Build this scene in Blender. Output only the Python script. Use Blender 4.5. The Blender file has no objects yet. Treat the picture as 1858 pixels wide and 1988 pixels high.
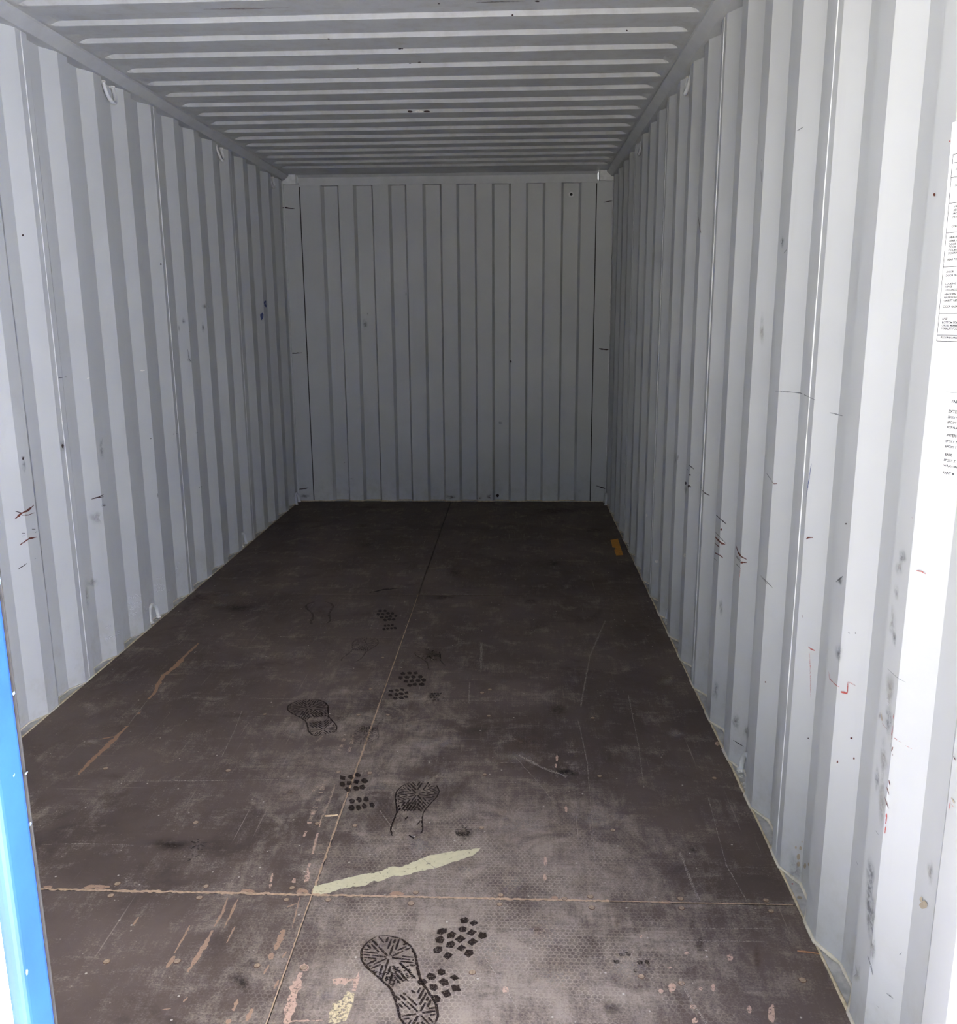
import bpy, bmesh, math, random
from mathutils import Vector, Matrix, noise as mnoise
from mathutils.bvhtree import BVHTree

random.seed(7)
SC = bpy.context.scene
COL = SC.collection

# ------------------------------------------------------------------ camera
IMG_W, IMG_H = 1858.0, 1988.0
FPX = 1728.73
YAW, PITCH, ROLL = -0.0436, 0.2170, -0.0067
CAM = Vector((0.495, -6.6028, 1.3742))
_f = Vector((math.sin(YAW) * math.cos(PITCH), math.cos(YAW) * math.cos(PITCH), -math.sin(PITCH)))
_r0 = Vector((math.cos(YAW), -math.sin(YAW), 0))
_u0 = _r0.cross(_f)
_r = math.cos(ROLL) * _r0 + math.sin(ROLL) * _u0
_u = -math.sin(ROLL) * _r0 + math.cos(ROLL) * _u0
cd = bpy.data.cameras.new('camera')
cam = bpy.data.objects.new('camera', cd)
COL.objects.link(cam)
cd.sensor_fit = 'HORIZONTAL'
cd.sensor_width = 36.0
cd.lens = FPX * 36.0 / IMG_W
cd.clip_start = 0.02
cam.matrix_world = Matrix(((_r.x, _u.x, -_f.x, CAM.x), (_r.y, _u.y, -_f.y, CAM.y),
                           (_r.z, _u.z, -_f.z, CAM.z), (0, 0, 0, 1)))
SC.camera = cam

# ------------------------------------------------------------------ world, sun, exposure
world = bpy.data.worlds.new('sky')
SC.world = world
world.use_nodes = True
wn = world.node_tree
wn.nodes.clear()
wo = wn.nodes.new('ShaderNodeOutputWorld')
wb = wn.nodes.new('ShaderNodeBackground')
ws = wn.nodes.new('ShaderNodeTexSky')
ws.sky_type = 'NISHITA'
ws.sun_disc = False
ws.sun_elevation = math.radians(33)
ws.sun_rotation = math.radians(262)
ws.air_density = 1.0
ws.dust_density = 1.5
ws.ozone_density = 1.0
whs = wn.nodes.new('ShaderNodeHueSaturation')     # hazy, pale sky
whs.inputs['Saturation'].default_value = 0.35
wn.links.new(ws.outputs[0], whs.inputs['Color'])
wn.links.new(whs.outputs[0], wb.inputs[0])
wn.links.new(wb.outputs[0], wo.inputs[0])
wb.inputs[1].default_value = 0.11
sd = bpy.data.lights.new('sun', 'SUN')
sd.energy = 40.0
sd.angle = math.radians(0.8)
sd.color = (1.0, 0.955, 0.875)
sun = bpy.data.objects.new('sun', sd)
COL.objects.link(sun)
# sunlight comes from high on the left of the photographer and a little behind
sun.rotation_euler = Vector((0.83, 0.11, -0.55)).to_track_quat('-Z', 'Y').to_euler()
sun.location = (0, -8, 6)
vs = SC.view_settings
vs.view_transform = 'Standard'
vs.look = 'None'
vs.exposure = 2.52
vs.gamma = 1.0
vs.use_curve_mapping = False
SC.cycles.max_bounces = 7
SC.cycles.diffuse_bounces = 6
SC.cycles.glossy_bounces = 2
SC.cycles.adaptive_threshold = 0.08
SC.cycles.transparent_max_bounces = 16

# ------------------------------------------------------------------ node helpers
class NT:
    def __init__(s, m):
        m.use_nodes = True
        s.t = m.node_tree
        s.t.nodes.clear()
        s.out = s.t.nodes.new('ShaderNodeOutputMaterial')
    def n(s, typ, **kw):
        nd = s.t.nodes.new(typ)
        for k, v in kw.items():
            setattr(nd, k, v)
        return nd
    def l(s, a, b):
        s.t.links.new(a, b)
    def val(s, inp, v):
        if hasattr(v, 'is_linked'):
            s.l(v, inp)
        else:
            inp.default_value = v
    def math(s, op, a, b=0.0, c=0.0, clamp=False):
        nd = s.n('ShaderNodeMath', operation=op)
        nd.use_clamp = clamp
        s.val(nd.inputs[0], a); s.val(nd.inputs[1], b); s.val(nd.inputs[2], c)
        return nd.outputs[0]
    def vmath(s, op, a, b=(0, 0, 0)):
        nd = s.n('ShaderNodeVectorMath', operation=op)
        s.val(nd.inputs[0], a); s.val(nd.inputs[1], b)
        return nd.outputs['Value'] if op in ('DOT_PRODUCT', 'LENGTH', 'DISTANCE') else nd.outputs[0]
    def noise(s, vec, scale, detail=4.0, rough=0.55, dist=0.0):
        nd = s.n('ShaderNodeTexNoise')
        s.l(vec, nd.inputs['Vector'])
        nd.inputs['Scale'].default_value = scale
        nd.inputs['Detail'].default_value = detail
        nd.inputs['Roughness'].default_value = rough
        nd.inputs['Distortion'].default_value = dist
        return nd.outputs[0]
    def ramp(s, x, a, b, lo=0.0, hi=1.0):
        nd = s.n('ShaderNodeMapRange')
        nd.interpolation_type = 'SMOOTHSTEP'
        s.val(nd.inputs[0], x)
        nd.inputs[1].default_value = a; nd.inputs[2].default_value = b
        nd.inputs[3].default_value = lo; nd.inputs[4].default_value = hi
        return nd.outputs[0]
    def mix(s, f, a, b):
        nd = s.n('ShaderNodeMix', data_type='RGBA')
        s.val(nd.inputs[0], f)
        s.val(nd.inputs[6], a if hasattr(a, 'is_linked') else (*a, 1))
        s.val(nd.inputs[7], b if hasattr(b, 'is_linked') else (*b, 1))
        return nd.outputs[2]
    def scale(s, vec, v):
        return s.vmath('MULTIPLY', vec, v)
    def pos(s):
        return s.n('ShaderNodeTexCoord').outputs['Object']
    def bsdf(s, col, rough=0.5, spec=0.4, metal=0.0, normal=None):
        b = s.n('ShaderNodeBsdfPrincipled')
        s.val(b.inputs['Base Color'], col if hasattr(col, 'is_linked') else (*col, 1))
        s.val(b.inputs['Roughness'], rough)
        b.inputs['Specular IOR Level'].default_value = spec
        b.inputs['Metallic'].default_value = metal
        if normal is not None:
            s.l(normal, b.inputs['Normal'])
        return b.outputs[0]
    def bump(s, h, strength=0.2, dist=0.002):
        b = s.n('ShaderNodeBump')
        b.inputs['Strength'].default_value = strength
        b.inputs['Distance'].default_value = dist
        s.l(h, b.inputs['Height'])
        return b.outputs[0]
    def done(s, sh):
        s.l(sh, s.out.inputs[0])

def srgb(r, g, b):
    f = lambda c: c / 255 / 12.92 if c / 255 <= 0.04045 else ((c / 255 + 0.055) / 1.055) ** 2.4
    return (f(r), f(g), f(b))

M = {}
def plain(name, col, rough=0.5, spec=0.4, var=0.12, scale=30.0, metal=0.0, bump=0.0):
    m = bpy.data.materials.new(name)
    t = NT(m)
    p = t.pos()
    n = t.noise(p, scale, 5, 0.6)
    c = t.mix(t.ramp(n, 0.3, 0.7), tuple(x * (1 - var) for x in col), tuple(min(1, x * (1 + var)) for x in col))
    t.done(t.bsdf(c, rough, spec, metal, t.bump(n, bump, 0.003) if bump else None))
    M[name] = m
    return m

def make_wall_paint():
    m = bpy.data.materials.new('grey_wall_paint')
    t = NT(m)
    p = t.pos()
    base = WALL
    big = t.noise(p, 1.3, 4, 0.6)
    c = t.mix(t.ramp(big, 0.35, 0.65), tuple(x * 0.94 for x in base), tuple(x * 1.03 for x in base))
    # vertical rub streaks and blotchy grime
    streak = t.noise(t.scale(p, (22, 22, 1.2)), 1.0, 4, 0.65)
    c = t.mix(t.ramp(streak, 0.60, 0.80, 0, 0.22), c, (0.36, 0.36, 0.35))
    bl = t.noise(p, 6.0, 5, 0.7, 0.6)
    c = t.mix(t.ramp(bl, 0.60, 0.78, 0, 0.20), c, (0.33, 0.31, 0.28))
    # road grime low on the walls
    sep = t.n('ShaderNodeSeparateXYZ'); t.l(p, sep.inputs[0])
    low = t.ramp(sep.outputs[2], 0.0, 0.35, 1.0, 0.0)
    gr = t.noise(p, 14.0, 5, 0.7)
    c = t.mix(t.math('MULTIPLY', low, t.ramp(gr, 0.42, 0.7, 0, 0.45)), c, (0.34, 0.32, 0.28))
    # tiny rust pits
    vo = t.n('ShaderNodeTexVoronoi'); t.l(p, vo.inputs['Vector']); vo.inputs['Scale'].default_value = 9.0
    spot = t.math('LESS_THAN', vo.outputs['Distance'], 0.022)
    keep = t.math('GREATER_THAN', t.noise(p, 3.1, 2), 0.58)
    c = t.mix(t.math('MULTIPLY', t.math('MULTIPLY', spot, keep), 0.8), c, (0.10, 0.06, 0.05))
    t.done(t.bsdf(c, 0.48, 0.35, 0))
    M['wall'] = m
WALL = (0.465, 0.478, 0.474)
make_wall_paint()

def make_floor():
    m = bpy.data.materials.new('brown_film_plywood')
    t = NT(m)
    p = t.pos()
    sep = t.n('ShaderNodeSeparateXYZ'); t.l(p, sep.inputs[0])
    X, Y = sep.outputs[0], sep.outputs[1]
    dark = srgb(78, 67, 60); mid = srgb(103, 90, 82); dust = srgb(172, 158, 143)
    big = t.noise(p, 1.7, 5, 0.6, 0.4)
    c = t.mix(t.ramp(big, 0.3, 0.7), dark, mid)
    # where feet and forklifts have dusted the middle of the floor by the door
    d1 = t.vmath('LENGTH', t.scale(t.vmath('SUBTRACT', p, (0.42, -4.95, 0)), (1.25, 0.85, 1)))
    d2 = t.vmath('LENGTH', t.scale(t.vmath('SUBTRACT', p, (0.05, -4.05, 0)), (1.6, 0.75, 1)))
    area = t.math('MAXIMUM', t.ramp(d1, 0.15, 1.05, 1.0, 0.0), t.ramp(d2, 0.1, 0.95, 0.55, 0.0))
    n2 = t.noise(p, 7.5, 7, 0.72, 0.5)
    n3 = t.noise(t.scale(p, (60, 9, 1)), 1.0, 4, 0.7)
    n4 = t.noise(t.scale(p, (9, 90, 1)), 1.0, 4, 0.7)
    wear = t.math('ADD', t.math('MULTIPLY', n2, 0.62), t.math('ADD', t.math('MULTIPLY', n3, 0.22), t.math('MULTIPLY', n4, 0.16)))
    thr = t.math('ADD', wear, t.math('MULTIPLY', t.math('SUBTRACT', area, 0.42), 0.15))
    grain = t.noise(p, 210, 3, 0.75)
    thr = t.math('ADD', thr, t.math('MULTIPLY', t.math('SUBTRACT', grain, 0.5), 0.34))
    c = t.mix(t.ramp(thr, 0.42, 0.70, 0, 0.72), c, dust)
    # hexagonal anti-slip texture showing through the dust
    R3 = 1.7320508
    hp = t.scale(t.vmath('ADD', p, (10, 10, 0)), (82, 82, 0))
    s_ = (1.0, R3, 1.0)
    def cell(v):
        a = t.vmath('MODULO', v, s_)
        return t.vmath('SUBTRACT', a, (0.5, R3 / 2, 0))
    a = cell(hp); b = cell(t.vmath('ADD', hp, (0.5, R3 / 2, 0)))
    def hd(g):
        g = t.vmath('MULTIPLY', t.vmath('ABSOLUTE', g), (1, 1, 0))
        q = t.vmath('DOT_PRODUCT', g, (0.5, R3 / 2, 0))
        sx = t.n('ShaderNodeSeparateXYZ'); t.l(g, sx.inputs[0])
        return t.math('MAXIMUM', q, sx.outputs[0])
    hexd = t.math('MINIMUM', hd(a), hd(b))
    line = t.ramp(hexd, 0.36, 0.47)
    hn = t.noise(p, 5.0, 6, 0.65)
    hmask = t.math('MULTIPLY', t.ramp(d1, 0.25, 0.85, 1.0, 0.0), t.ramp(hn, 0.40, 0.60))
    c = t.mix(t.math('MULTIPLY', t.math('MULTIPLY', line, hmask), 0.42), c, srgb(176, 162, 146))
    c = t.mix(t.math('MULTIPLY', t.math('MULTIPLY', t.math('SUBTRACT', 1.0, line), hmask), 0.25), c, srgb(66, 56, 50))
    # square mesh emboss further in
    gx = t.math('PINGPONG', t.math('MULTIPLY', X, 110), 0.5)
    gy = t.math('PINGPONG', t.math('MULTIPLY', Y, 70), 0.5)
    grid = t.math('MINIMUM', gx, gy)
    d3 = t.vmath('LENGTH', t.scale(t.vmath('SUBTRACT', p, (0.50, -3.75, 0)), (1.3, 0.8, 1)))
    gm = t.math('MULTIPLY', t.ramp(d3, 0.2, 0.75, 1, 0), t.ramp(n2, 0.46, 0.62))
    c = t.mix(t.math('MULTIPLY', t.ramp(grid, 0.03, 0.12, 1, 0), t.math('MULTIPLY', gm, 0.28)), c, srgb(150, 136, 122))
    # dark grime clouds
    g2 = t.noise(p, 3.2, 6, 0.65, 0.8)
    c = t.mix(t.ramp(g2, 0.54, 0.72, 0, 0.55), c, srgb(60, 51, 46))
    # pale flecks
    vo = t.n('ShaderNodeTexVoronoi'); t.l(p, vo.inputs['Vector']); vo.inputs['Scale'].default_value = 26.0
    fl = t.ramp(vo.outputs['Distance'], 0.05, 0.09, 1, 0)
    vc = t.n('ShaderNodeSeparateColor'); t.l(vo.outputs['Color'], vc.inputs[0])
    fl = t.math('MULTIPLY', fl, t.math('GREATER_THAN', vc.outputs[0], 0.62))
    c = t.mix(t.math('MULTIPLY', fl, 0.75), c, srgb(196, 186, 172))
    vo2 = t.n('ShaderNodeTexVoronoi'); t.l(t.scale(p, (1.0, 1.5, 1.0)), vo2.inputs['Vector']); vo2.inputs['Scale'].default_value = 62.0
    vc2 = t.n('ShaderNodeSeparateColor'); t.l(vo2.outputs['Color'], vc2.inputs[0])
    fl2 = t.math('MULTIPLY', t.ramp(vo2.outputs['Distance'], 0.08, 0.14, 1, 0), t.math('GREATER_THAN', vc2.outputs[1], 0.80))
    c = t.mix(t.math('MULTIPLY', t.math('MULTIPLY', fl2, t.ramp(n2, 0.40, 0.62)), 0.7), c, srgb(190, 178, 164))
    # hair scratches in two directions
    for sc_, th in (((150, 2.2, 1), 0.70), ((2.0, 170, 1), 0.71)):
        hs = t.noise(t.scale(p, sc_), 1.0, 3, 0.5)
        c = t.mix(t.ramp(hs, th, th + 0.05, 0, 0.5), c, srgb(165, 150, 138))
    h = t.noise(p, 130, 3, 0.7)
    rough = t.ramp(n2, 0.3, 0.7, 0.62, 0.82)
    t.done(t.bsdf(c, rough, 0.18, 0, t.bump(h, 0.25, 0.0008)))
    M['floor'] = m
make_floor()

def make_mark(name, col, scale=220.0, thr=0.45, soft=0.10, amax=1.0, rough=0.7, stretch=(1, 1, 1), var=0.2):
    """flat mark (scratch, print, stain) whose broken coverage comes from noise"""
    m = bpy.data.materials.new(name)
    t = NT(m)
    p = t.scale(t.pos(), stretch)
    n = t.noise(p, scale, 6, 0.68, 0.3)
    a = t.ramp(n, thr - soft, thr + soft, 0, amax)
    n2 = t.noise(p, scale * 0.6, 3)
    c = t.mix(n2, tuple(x * (1 - var) for x in col), tuple(min(1, x * (1 + var)) for x in col))
    tr = t.n('ShaderNodeBsdfTransparent')
    mx = t.n('ShaderNodeMixShader')
    t.l(a, mx.inputs[0]); t.l(tr.outputs[0], mx.inputs[1]); t.l(t.bsdf(c, rough, 0.15), mx.inputs[2])
    t.done(mx.outputs[0])
    M[name] = m
    return m

def make_soft(name, col, amax=0.7, scale=60.0):
    """soft-edged smudge: coverage fades from the centre of its UV square and breaks up with noise"""
    m = bpy.data.materials.new(name)
    t = NT(m)
    uv = t.n('ShaderNodeTexCoord').outputs['UV']
    d = t.vmath('LENGTH', t.vmath('SUBTRACT', uv, (0.5, 0.5, 0)))
    n = t.noise(t.pos(), scale, 6, 0.7, 0.4)
    fall = t.ramp(d, 0.0, 0.5, 1, 0)
    a = t.math('MULTIPLY', t.math('MULTIPLY', fall, t.ramp(n, 0.36, 0.62, 0.15, 1.0)), amax)
    tr = t.n('ShaderNodeBsdfTransparent')
    mx = t.n('ShaderNodeMixShader')
    t.l(a, mx.inputs[0]); t.l(tr.outputs[0], mx.inputs[1]); t.l(t.bsdf(col, 0.7, 0.15), mx.inputs[2])
    t.done(mx.outputs[0])
    M[name] = m
    return m

make_mark('print_dark', srgb(46, 35, 30), 260, 0.40, 0.12, 0.94)
make_mark('print_faint', srgb(48, 38, 34), 260, 0.47, 0.12, 0.6)
make_mark('bare_wood', srgb(160, 132, 110), 300, 0.36, 0.08, 1.0)
make_mark('bare_wood_thin', srgb(186, 164, 142), 320, 0.48, 0.08, 0.9)
make_mark('long_scratch', srgb(150, 118, 94), 260, 0.33, 0.08, 1.0)
make_mark('pink_wear', srgb(192, 162, 142), 170, 0.42, 0.08, 0.95)
make_mark('cream_wear', srgb(202, 186, 150), 150, 0.46, 0.08, 0.95)
make_mark('pale_paint', srgb(200, 192, 158), 90, 0.36, 0.08, 1.0, var=0.15)
make_mark('white_chip', srgb(225, 222, 214), 260, 0.40, 0.1, 1.0)
make_mark('hairline', srgb(182, 168, 154), 420, 0.50, 0.10, 0.8)
make_mark('rust', srgb(92, 52, 42), 300, 0.30, 0.08, 1.0)
make_mark('rust_dark', srgb(52, 38, 36), 300, 0.28, 0.08, 1.0)
make_mark('rust_red', srgb(168, 74, 66), 420, 0.44, 0.08, 1.0)
make_mark('rust_pink', srgb(205, 150, 142), 380, 0.50, 0.10, 0.8)
make_mark('grey_line', srgb(120, 122, 124), 260, 0.40, 0.12, 0.85)
make_mark('white_scuff', srgb(235, 238, 240), 180, 0.50, 0.08, 0.8, stretch=(1, 1, 4))
make_mark('tan_splash', srgb(170, 158, 136), 240, 0.32, 0.08, 0.9)
make_mark('blue_ink', srgb(70, 82, 130), 260, 0.36, 0.1, 0.9)
make_mark('pale_blue_chip', srgb(120, 150, 190), 260, 0.40, 0.1, 1.0)
make_soft('grey_smudge', srgb(104, 106, 108), 0.62, 60)
make_soft('light_grime', srgb(150, 146, 138), 0.55, 40)
make_soft('dark_stain', srgb(30, 25, 23), 0.55, 40)
make_soft('dust_patch', srgb(186, 172, 156), 0.45, 150)
make_soft('rust_stain', srgb(120, 58, 34), 0.9, 90)
make_soft('brown_stain', srgb(112, 84, 62), 0.55, 60)

plain('steel_trim', (0.455, 0.467, 0.465), 0.5, 0.35, 0.05, 12)
plain('flange', (0.47, 0.46, 0.43), 0.7, 0.25, 0.22, 26, bump=0.2)
plain('sealant', srgb(206, 199, 180), 0.75, 0.2, 0.12, 45, bump=0.4)
plain('sealant_old', srgb(196, 182, 152), 0.85, 0.2, 0.22, 60, bump=0.5)
plain('joint_filler', srgb(176, 150, 124), 0.85, 0.15, 0.2, 110, bump=0.5)
plain('joint_dark', srgb(104, 90, 78), 0.85, 0.15, 0.3, 90, bump=0.4)
plain('ring_paint', (0.58, 0.592, 0.588), 0.45, 0.4, 0.08, 40)
plain('weld', (0.62, 0.61, 0.57), 0.7, 0.3, 0.3, 90, bump=0.5)
plain('screw_head', srgb(152, 132, 110), 0.7, 0.3, 0.22, 160, bump=0.3)
plain('screw_rim', srgb(96, 74, 60), 0.8, 0.2, 0.2, 160)
plain('blue_paint', (0.017, 0.066, 0.42), 0.42, 0.5, 0.12, 9)
plain('sunlit_white', (0.82, 0.85, 0.86), 0.45, 0.4, 0.03, 8)  # sun glare on the leaf front, put into the colour
plain('gasket', (0.03, 0.028, 0.026), 0.8, 0.2, 0.2, 40)
plain('sticker', (0.74, 0.74, 0.73), 0.5, 0.3, 0.01, 10)
plain('ink', (0.05, 0.05, 0.055), 0.7, 0.1, 0.1, 10)
plain('tape', srgb(196, 132, 40), 0.6, 0.3, 0.22, 40)
plain('splinter', srgb(214, 188, 152), 0.8, 0.2, 0.15, 200)
plain('twig', srgb(150, 112, 84), 0.85, 0.2, 0.25, 200)
plain('concrete', (0.19, 0.187, 0.182), 0.9, 0.2, 0.2, 3)
plain('hole_black', (0.02, 0.02, 0.02), 0.8, 0.1, 0.1, 30)

# ------------------------------------------------------------------ object helpers
def link(name, me, mat=None, parent=None):
    o = bpy.data.objects.new(name, me)
    COL.objects.link(o)
    if mat is not None:
        me.materials.append(M[mat])
    if parent is not None:
        o.parent = parent
    return o
def from_bm(name, bm, mat, parent=None, smooth=False):
    bmesh.ops.recalc_face_normals(bm, faces=bm.faces[:])
    me = bpy.data.meshes.new(name)
    bm.to_mesh(me); bm.free()
    if smooth:
        for p in me.polygons:
            p.use_smooth = True
    return link(name, me, mat, parent)
def tag(o, label, cat, group=None, kind=None):
    o['label'] = label; o['category'] = cat
    if group: o['group'] = group
    if kind: o['kind'] = kind
    return o
def empty(name, loc=(0, 0, 0)):
    o = bpy.data.objects.new(name, None)
    COL.objects.link(o); o.location = loc
    o.empty_display_size = 0.1
    return o
def add_box(bm, x0, x1, y0, y1, z0, z1):
    v = [bm.verts.new((x, y, z)) for x in (x0, x1) for y in (y0, y1) for z in (z0, z1)]
    for f in ((0, 1, 3, 2), (4, 6, 7, 5), (0, 4, 5, 1), (2, 3, 7, 6), (0, 2, 6, 4), (1, 5, 7, 3)):
        bm.faces.new([v[i] for i in f])
    return v
def box(name, x0, x1, y0, y1, z0, z1, mat, parent=None, bevel=0.0, seg=2):
    bm = bmesh.new()
    add_box(bm, x0, x1, y0, y1, z0, z1)
    if bevel:
        bmesh.ops.bevel(bm, geom=bm.edges[:], offset=bevel, segments=seg, affect='EDGES', profile=0.5)
    return from_bm(name, bm, mat, parent, False)
def prism_y(name, pts, y0, y1, mat, parent=None):
    bm = bmesh.new()
    a = [bm.verts.new((x, y0, z)) for x, z in pts]
    b = [bm.verts.new((x, y1, z)) for x, z in pts]
    n = len(pts)
    bm.faces.new(a); bm.faces.new(b[::-1])
    for i in range(n):
        bm.faces.new((a[i], b[i], b[(i + 1) % n], a[(i + 1) % n]))
    return from_bm(name, bm, mat, parent)
def add_tube(bm, pts, r, seg=8, jit=0.0, flat=1.0):
    pts = [Vector(p) for p in pts]
    rings = []
    up = Vector((0, 0, 1))
    for i, p in enumerate(pts):
        t = (pts[min(i + 1, len(pts) - 1)] - pts[max(i - 1, 0)]).normalized()
        a = t.cross(up)
        if a.length < 1e-3: a = t.cross(Vector((1, 0, 0)))
        a.normalize(); b = a.cross(t).normalized()
        rr = (r[i] if isinstance(r, (list, tuple)) else r) * (1 + random.uniform(-jit, jit))
        rings.append([bm.verts.new(p + a * rr * math.cos(k * 2 * math.pi / seg) + b * rr * flat * math.sin(k * 2 * math.pi / seg)) for k in range(seg)])
    for i in range(len(rings) - 1):
        for k in range(seg):
            bm.faces.new((rings[i][k], rings[i][(k + 1) % seg], rings[i + 1][(k + 1) % seg], rings[i + 1][k]))
    bm.faces.new(rings[0][::-1]); bm.faces.new(rings[-1])

# ------------------------------------------------------------------ dimensions (metres)
HW = 1.165            # half width of the plywood floor, plane of the inner wall flats
DEP, RUN, PITCHW = 0.0335, 0.0665, 0.278
FLAT_IN, FLAT_OUT = 0.070, 0.075
Y_R, Y_L = -2.0554, -3.7325    # a near edge of an inner flat on the right and left wall
Y_FRONT, Y_BACK = -5.79, -0.005
WALL_TOP = 2.318
DOOR_Y = -5.83

# ------------------------------------------------------------------ ground outside
bm = bmesh.new()
bmesh.ops.create_grid(bm, x_segments=1, y_segments=1, size=60)
g = from_bm('ground', bm, 'concrete')
g.location = (0, -6.0, -0.17)
tag(g, 'pale concrete yard in front of the container', 'ground', kind='structure')

# ------------------------------------------------------------------ floor: six plywood sheets
floor = empty('floor', (0, 0, 0))
tag(floor, 'dark brown film-faced plywood container floor with scuffs and footprints', 'floor', kind='structure')
JY = [0.0, -2.322, -4.706, -5.83]
GAP = 0.0022
panels = {}
for r in range(3):
    for c in range(2):
        x0, x1 = ((-HW, 0.0), (0.0, HW))[c]
        y1, y0 = JY[r], JY[r + 1]
        panels[(r, c)] = box('floor_panel', x0 + GAP, x1 - GAP, y0 + GAP, y1 - GAP, -0.028, 0.0, 'floor', floor, 0.0012, 1)
box('subfloor', -HW, HW, -5.83, 0, -0.05, -0.0285, 'joint_dark', floor)

# ------------------------------------------------------------------ corrugated side walls
def side_profile(y_ref):
    k0 = math.floor((Y_FRONT - y_ref) / PITCHW) - 1
    pts = []
    for k in range(k0, k0 + 26):
        yn = y_ref + PITCHW * k
        pts += [(yn, 0.0), (yn + FLAT_IN, 0.0), (yn + FLAT_IN + RUN, DEP), (yn + FLAT_IN + RUN + FLAT_OUT, DEP)]
    return pts
def clip_profile(pts, y0, y1):
    def at(y):
        for (a, da), (b, db) in zip(pts, pts[1:]):
            if a <= y <= b: return da + (db - da) * (y - a) / (b - a)
        return 0.0
    return [(y0, at(y0))] + [q for q in pts if y0 + 1e-4 < q[0] < y1 - 1e-4] + [(y1, at(y1))]
def corr_panel(name, prof, sgn, parent, seed):
    """one folded sheet 2.5 mm thick, folds slightly uneven over the height"""
    bm = bmesh.new()
    nz = 18
    grid_in, grid_out = [], []
    for j in range(nz + 1):
        z = -0.004 + (WALL_TOP + 0.004) * j / nz
        ri, ro = [], []
        for i, (y, d) in enumerate(prof):
            e = 0 if i in (0, len(prof) - 1) else 0.0028 * mnoise.noise(Vector((i * 3.7 + seed * 17, z * 1.6, sgn)))
            dd = d + (0.0012 * mnoise.noise(Vector((i * 2.1 + seed, z * 1.1, 5 * sgn))))
            ri.append(bm.verts.new((sgn * (HW + dd), y + e, z)))
            ro.append(bm.verts.new((sgn * (HW + dd + 0.0025), y + e, z)))
        grid_in.append(ri); grid_out.append(ro)
    n = len(prof)
    for j in range(nz):
        for i in range(n - 1):
            bm.faces.new((grid_in[j][i], grid_in[j][i + 1], grid_in[j + 1][i + 1], grid_in[j + 1][i]))
            bm.faces.new((grid_out[j][i], grid_out[j + 1][i], grid_out[j + 1][i + 1], grid_out[j][i + 1]))
        for e in (0, n - 1):
            bm.faces.new((grid_in[j][e], grid_in[j + 1][e], grid_out[j + 1][e], grid_out[j][e]))
    for i in range(n - 1):
        for j in (0, nz):
            bm.faces.new((grid_in[j][i], grid_in[j][i + 1], grid_out[j][i + 1], grid_out[j][i]))
    return from_bm(name, bm, 'wall', parent)

walls = {}
for side, sgn, y_ref, ks in (('left', -1, Y_L, (-7, -3, 1, 5, 9)), ('right', 1, Y_R, (-13, -9, -5, -1, 3))):
    w = empty('wall_' + side)
    tag(w, 'light grey corrugated steel wall on the %s' % ('side of the closed blue door leaf' if sgn < 0 else 'side of the open doorway with data stickers'), 'wall', kind='structure')
    walls[sgn] = w
    prof = side_profile(y_ref)
    seams = [y_ref + PITCHW * k + (0.032 if sgn > 0 else 0.034) for k in ks]
    cuts = [Y_FRONT] + [s for s in seams if Y_FRONT + 0.1 < s < Y_BACK - 0.05] + [Y_BACK]
    for i in range(len(cuts) - 1):
        corr_panel('wall_panel', clip_profile(prof, cuts[i], cuts[i + 1]), sgn, w, i + (10 if sgn > 0 else 0))
    for s in cuts[1:-1]:
        bm = bmesh.new()
        pts = [(sgn * (HW - 0.0002), s + 0.0010 * mnoise.noise(Vector((s, z * 0.1, 3))), 0.01 + z * 0.077) for z in range(31)]
        add_tube(bm, pts, 0.0022, 6, 0.25)
        from_bm('weld_seam', bm, 'ring_paint', w, True)
    # bead of sealant following the foot of the folded sheet
    yy = [y for y, d in clip_profile(prof, Y_FRONT + 0.02, Y_BACK - 0.02)]
    pr = clip_profile(prof, Y_FRONT + 0.02, Y_BACK - 0.02)
    pts, rad = [], []
    for (a, da), (b, db) in zip(pr, pr[1:]):
        m_ = max(2, int((b - a) / 0.022))
        for q in range(m_):
            f = q / m_
            pts.append((sgn * (HW + da + (db - da) * f - 0.0015), a + (b - a) * f, 0.0015))
            rad.append((0.0044 if sgn > 0 else 0.0028) * (1 + 0.35 * mnoise.noise(Vector((a * 9 + f, sgn * 4, 0)))))
    bm = bmesh.new()
    add_tube(bm, pts, rad, 6, 0.15)
    from_bm('sealant_bead', bm, 'sealant', w, True)
    # straight bead along the plywood edge
    bm = bmesh.new()
    n = 150
    pts = [(sgn * (HW + 0.001 + 0.0012 * mnoise.noise(Vector((i * 0.8, sgn, 2)))), Y_FRONT + 0.02 + (Y_BACK - Y_FRONT - 0.04) * i / n, -0.0012) for i in range(n + 1)]
    add_tube(bm, pts, 0.0040, 6, 0.4)
    from_bm('edge_sealant', bm, 'sealant_old', w, True)

# bottom rails: flange plate the sheets stand on, and the rail outside
for i, sgn in ((1, -1), (2, 1)):
    bm = bmesh.new()
    x0, x1 = sorted((sgn * (HW + 0.0003), sgn * 1.219))
    add_box(bm, x0, x1, -5.83, 0.0, -0.16, -0.0035)
    t_ = from_bm('trim_%d' % i, bm, 'flange')
    tag(t_, 'steel bottom rail ledge at the foot of the %s wall' % ('left' if sgn < 0 else 'right'), 'rail', kind='structure')
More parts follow.
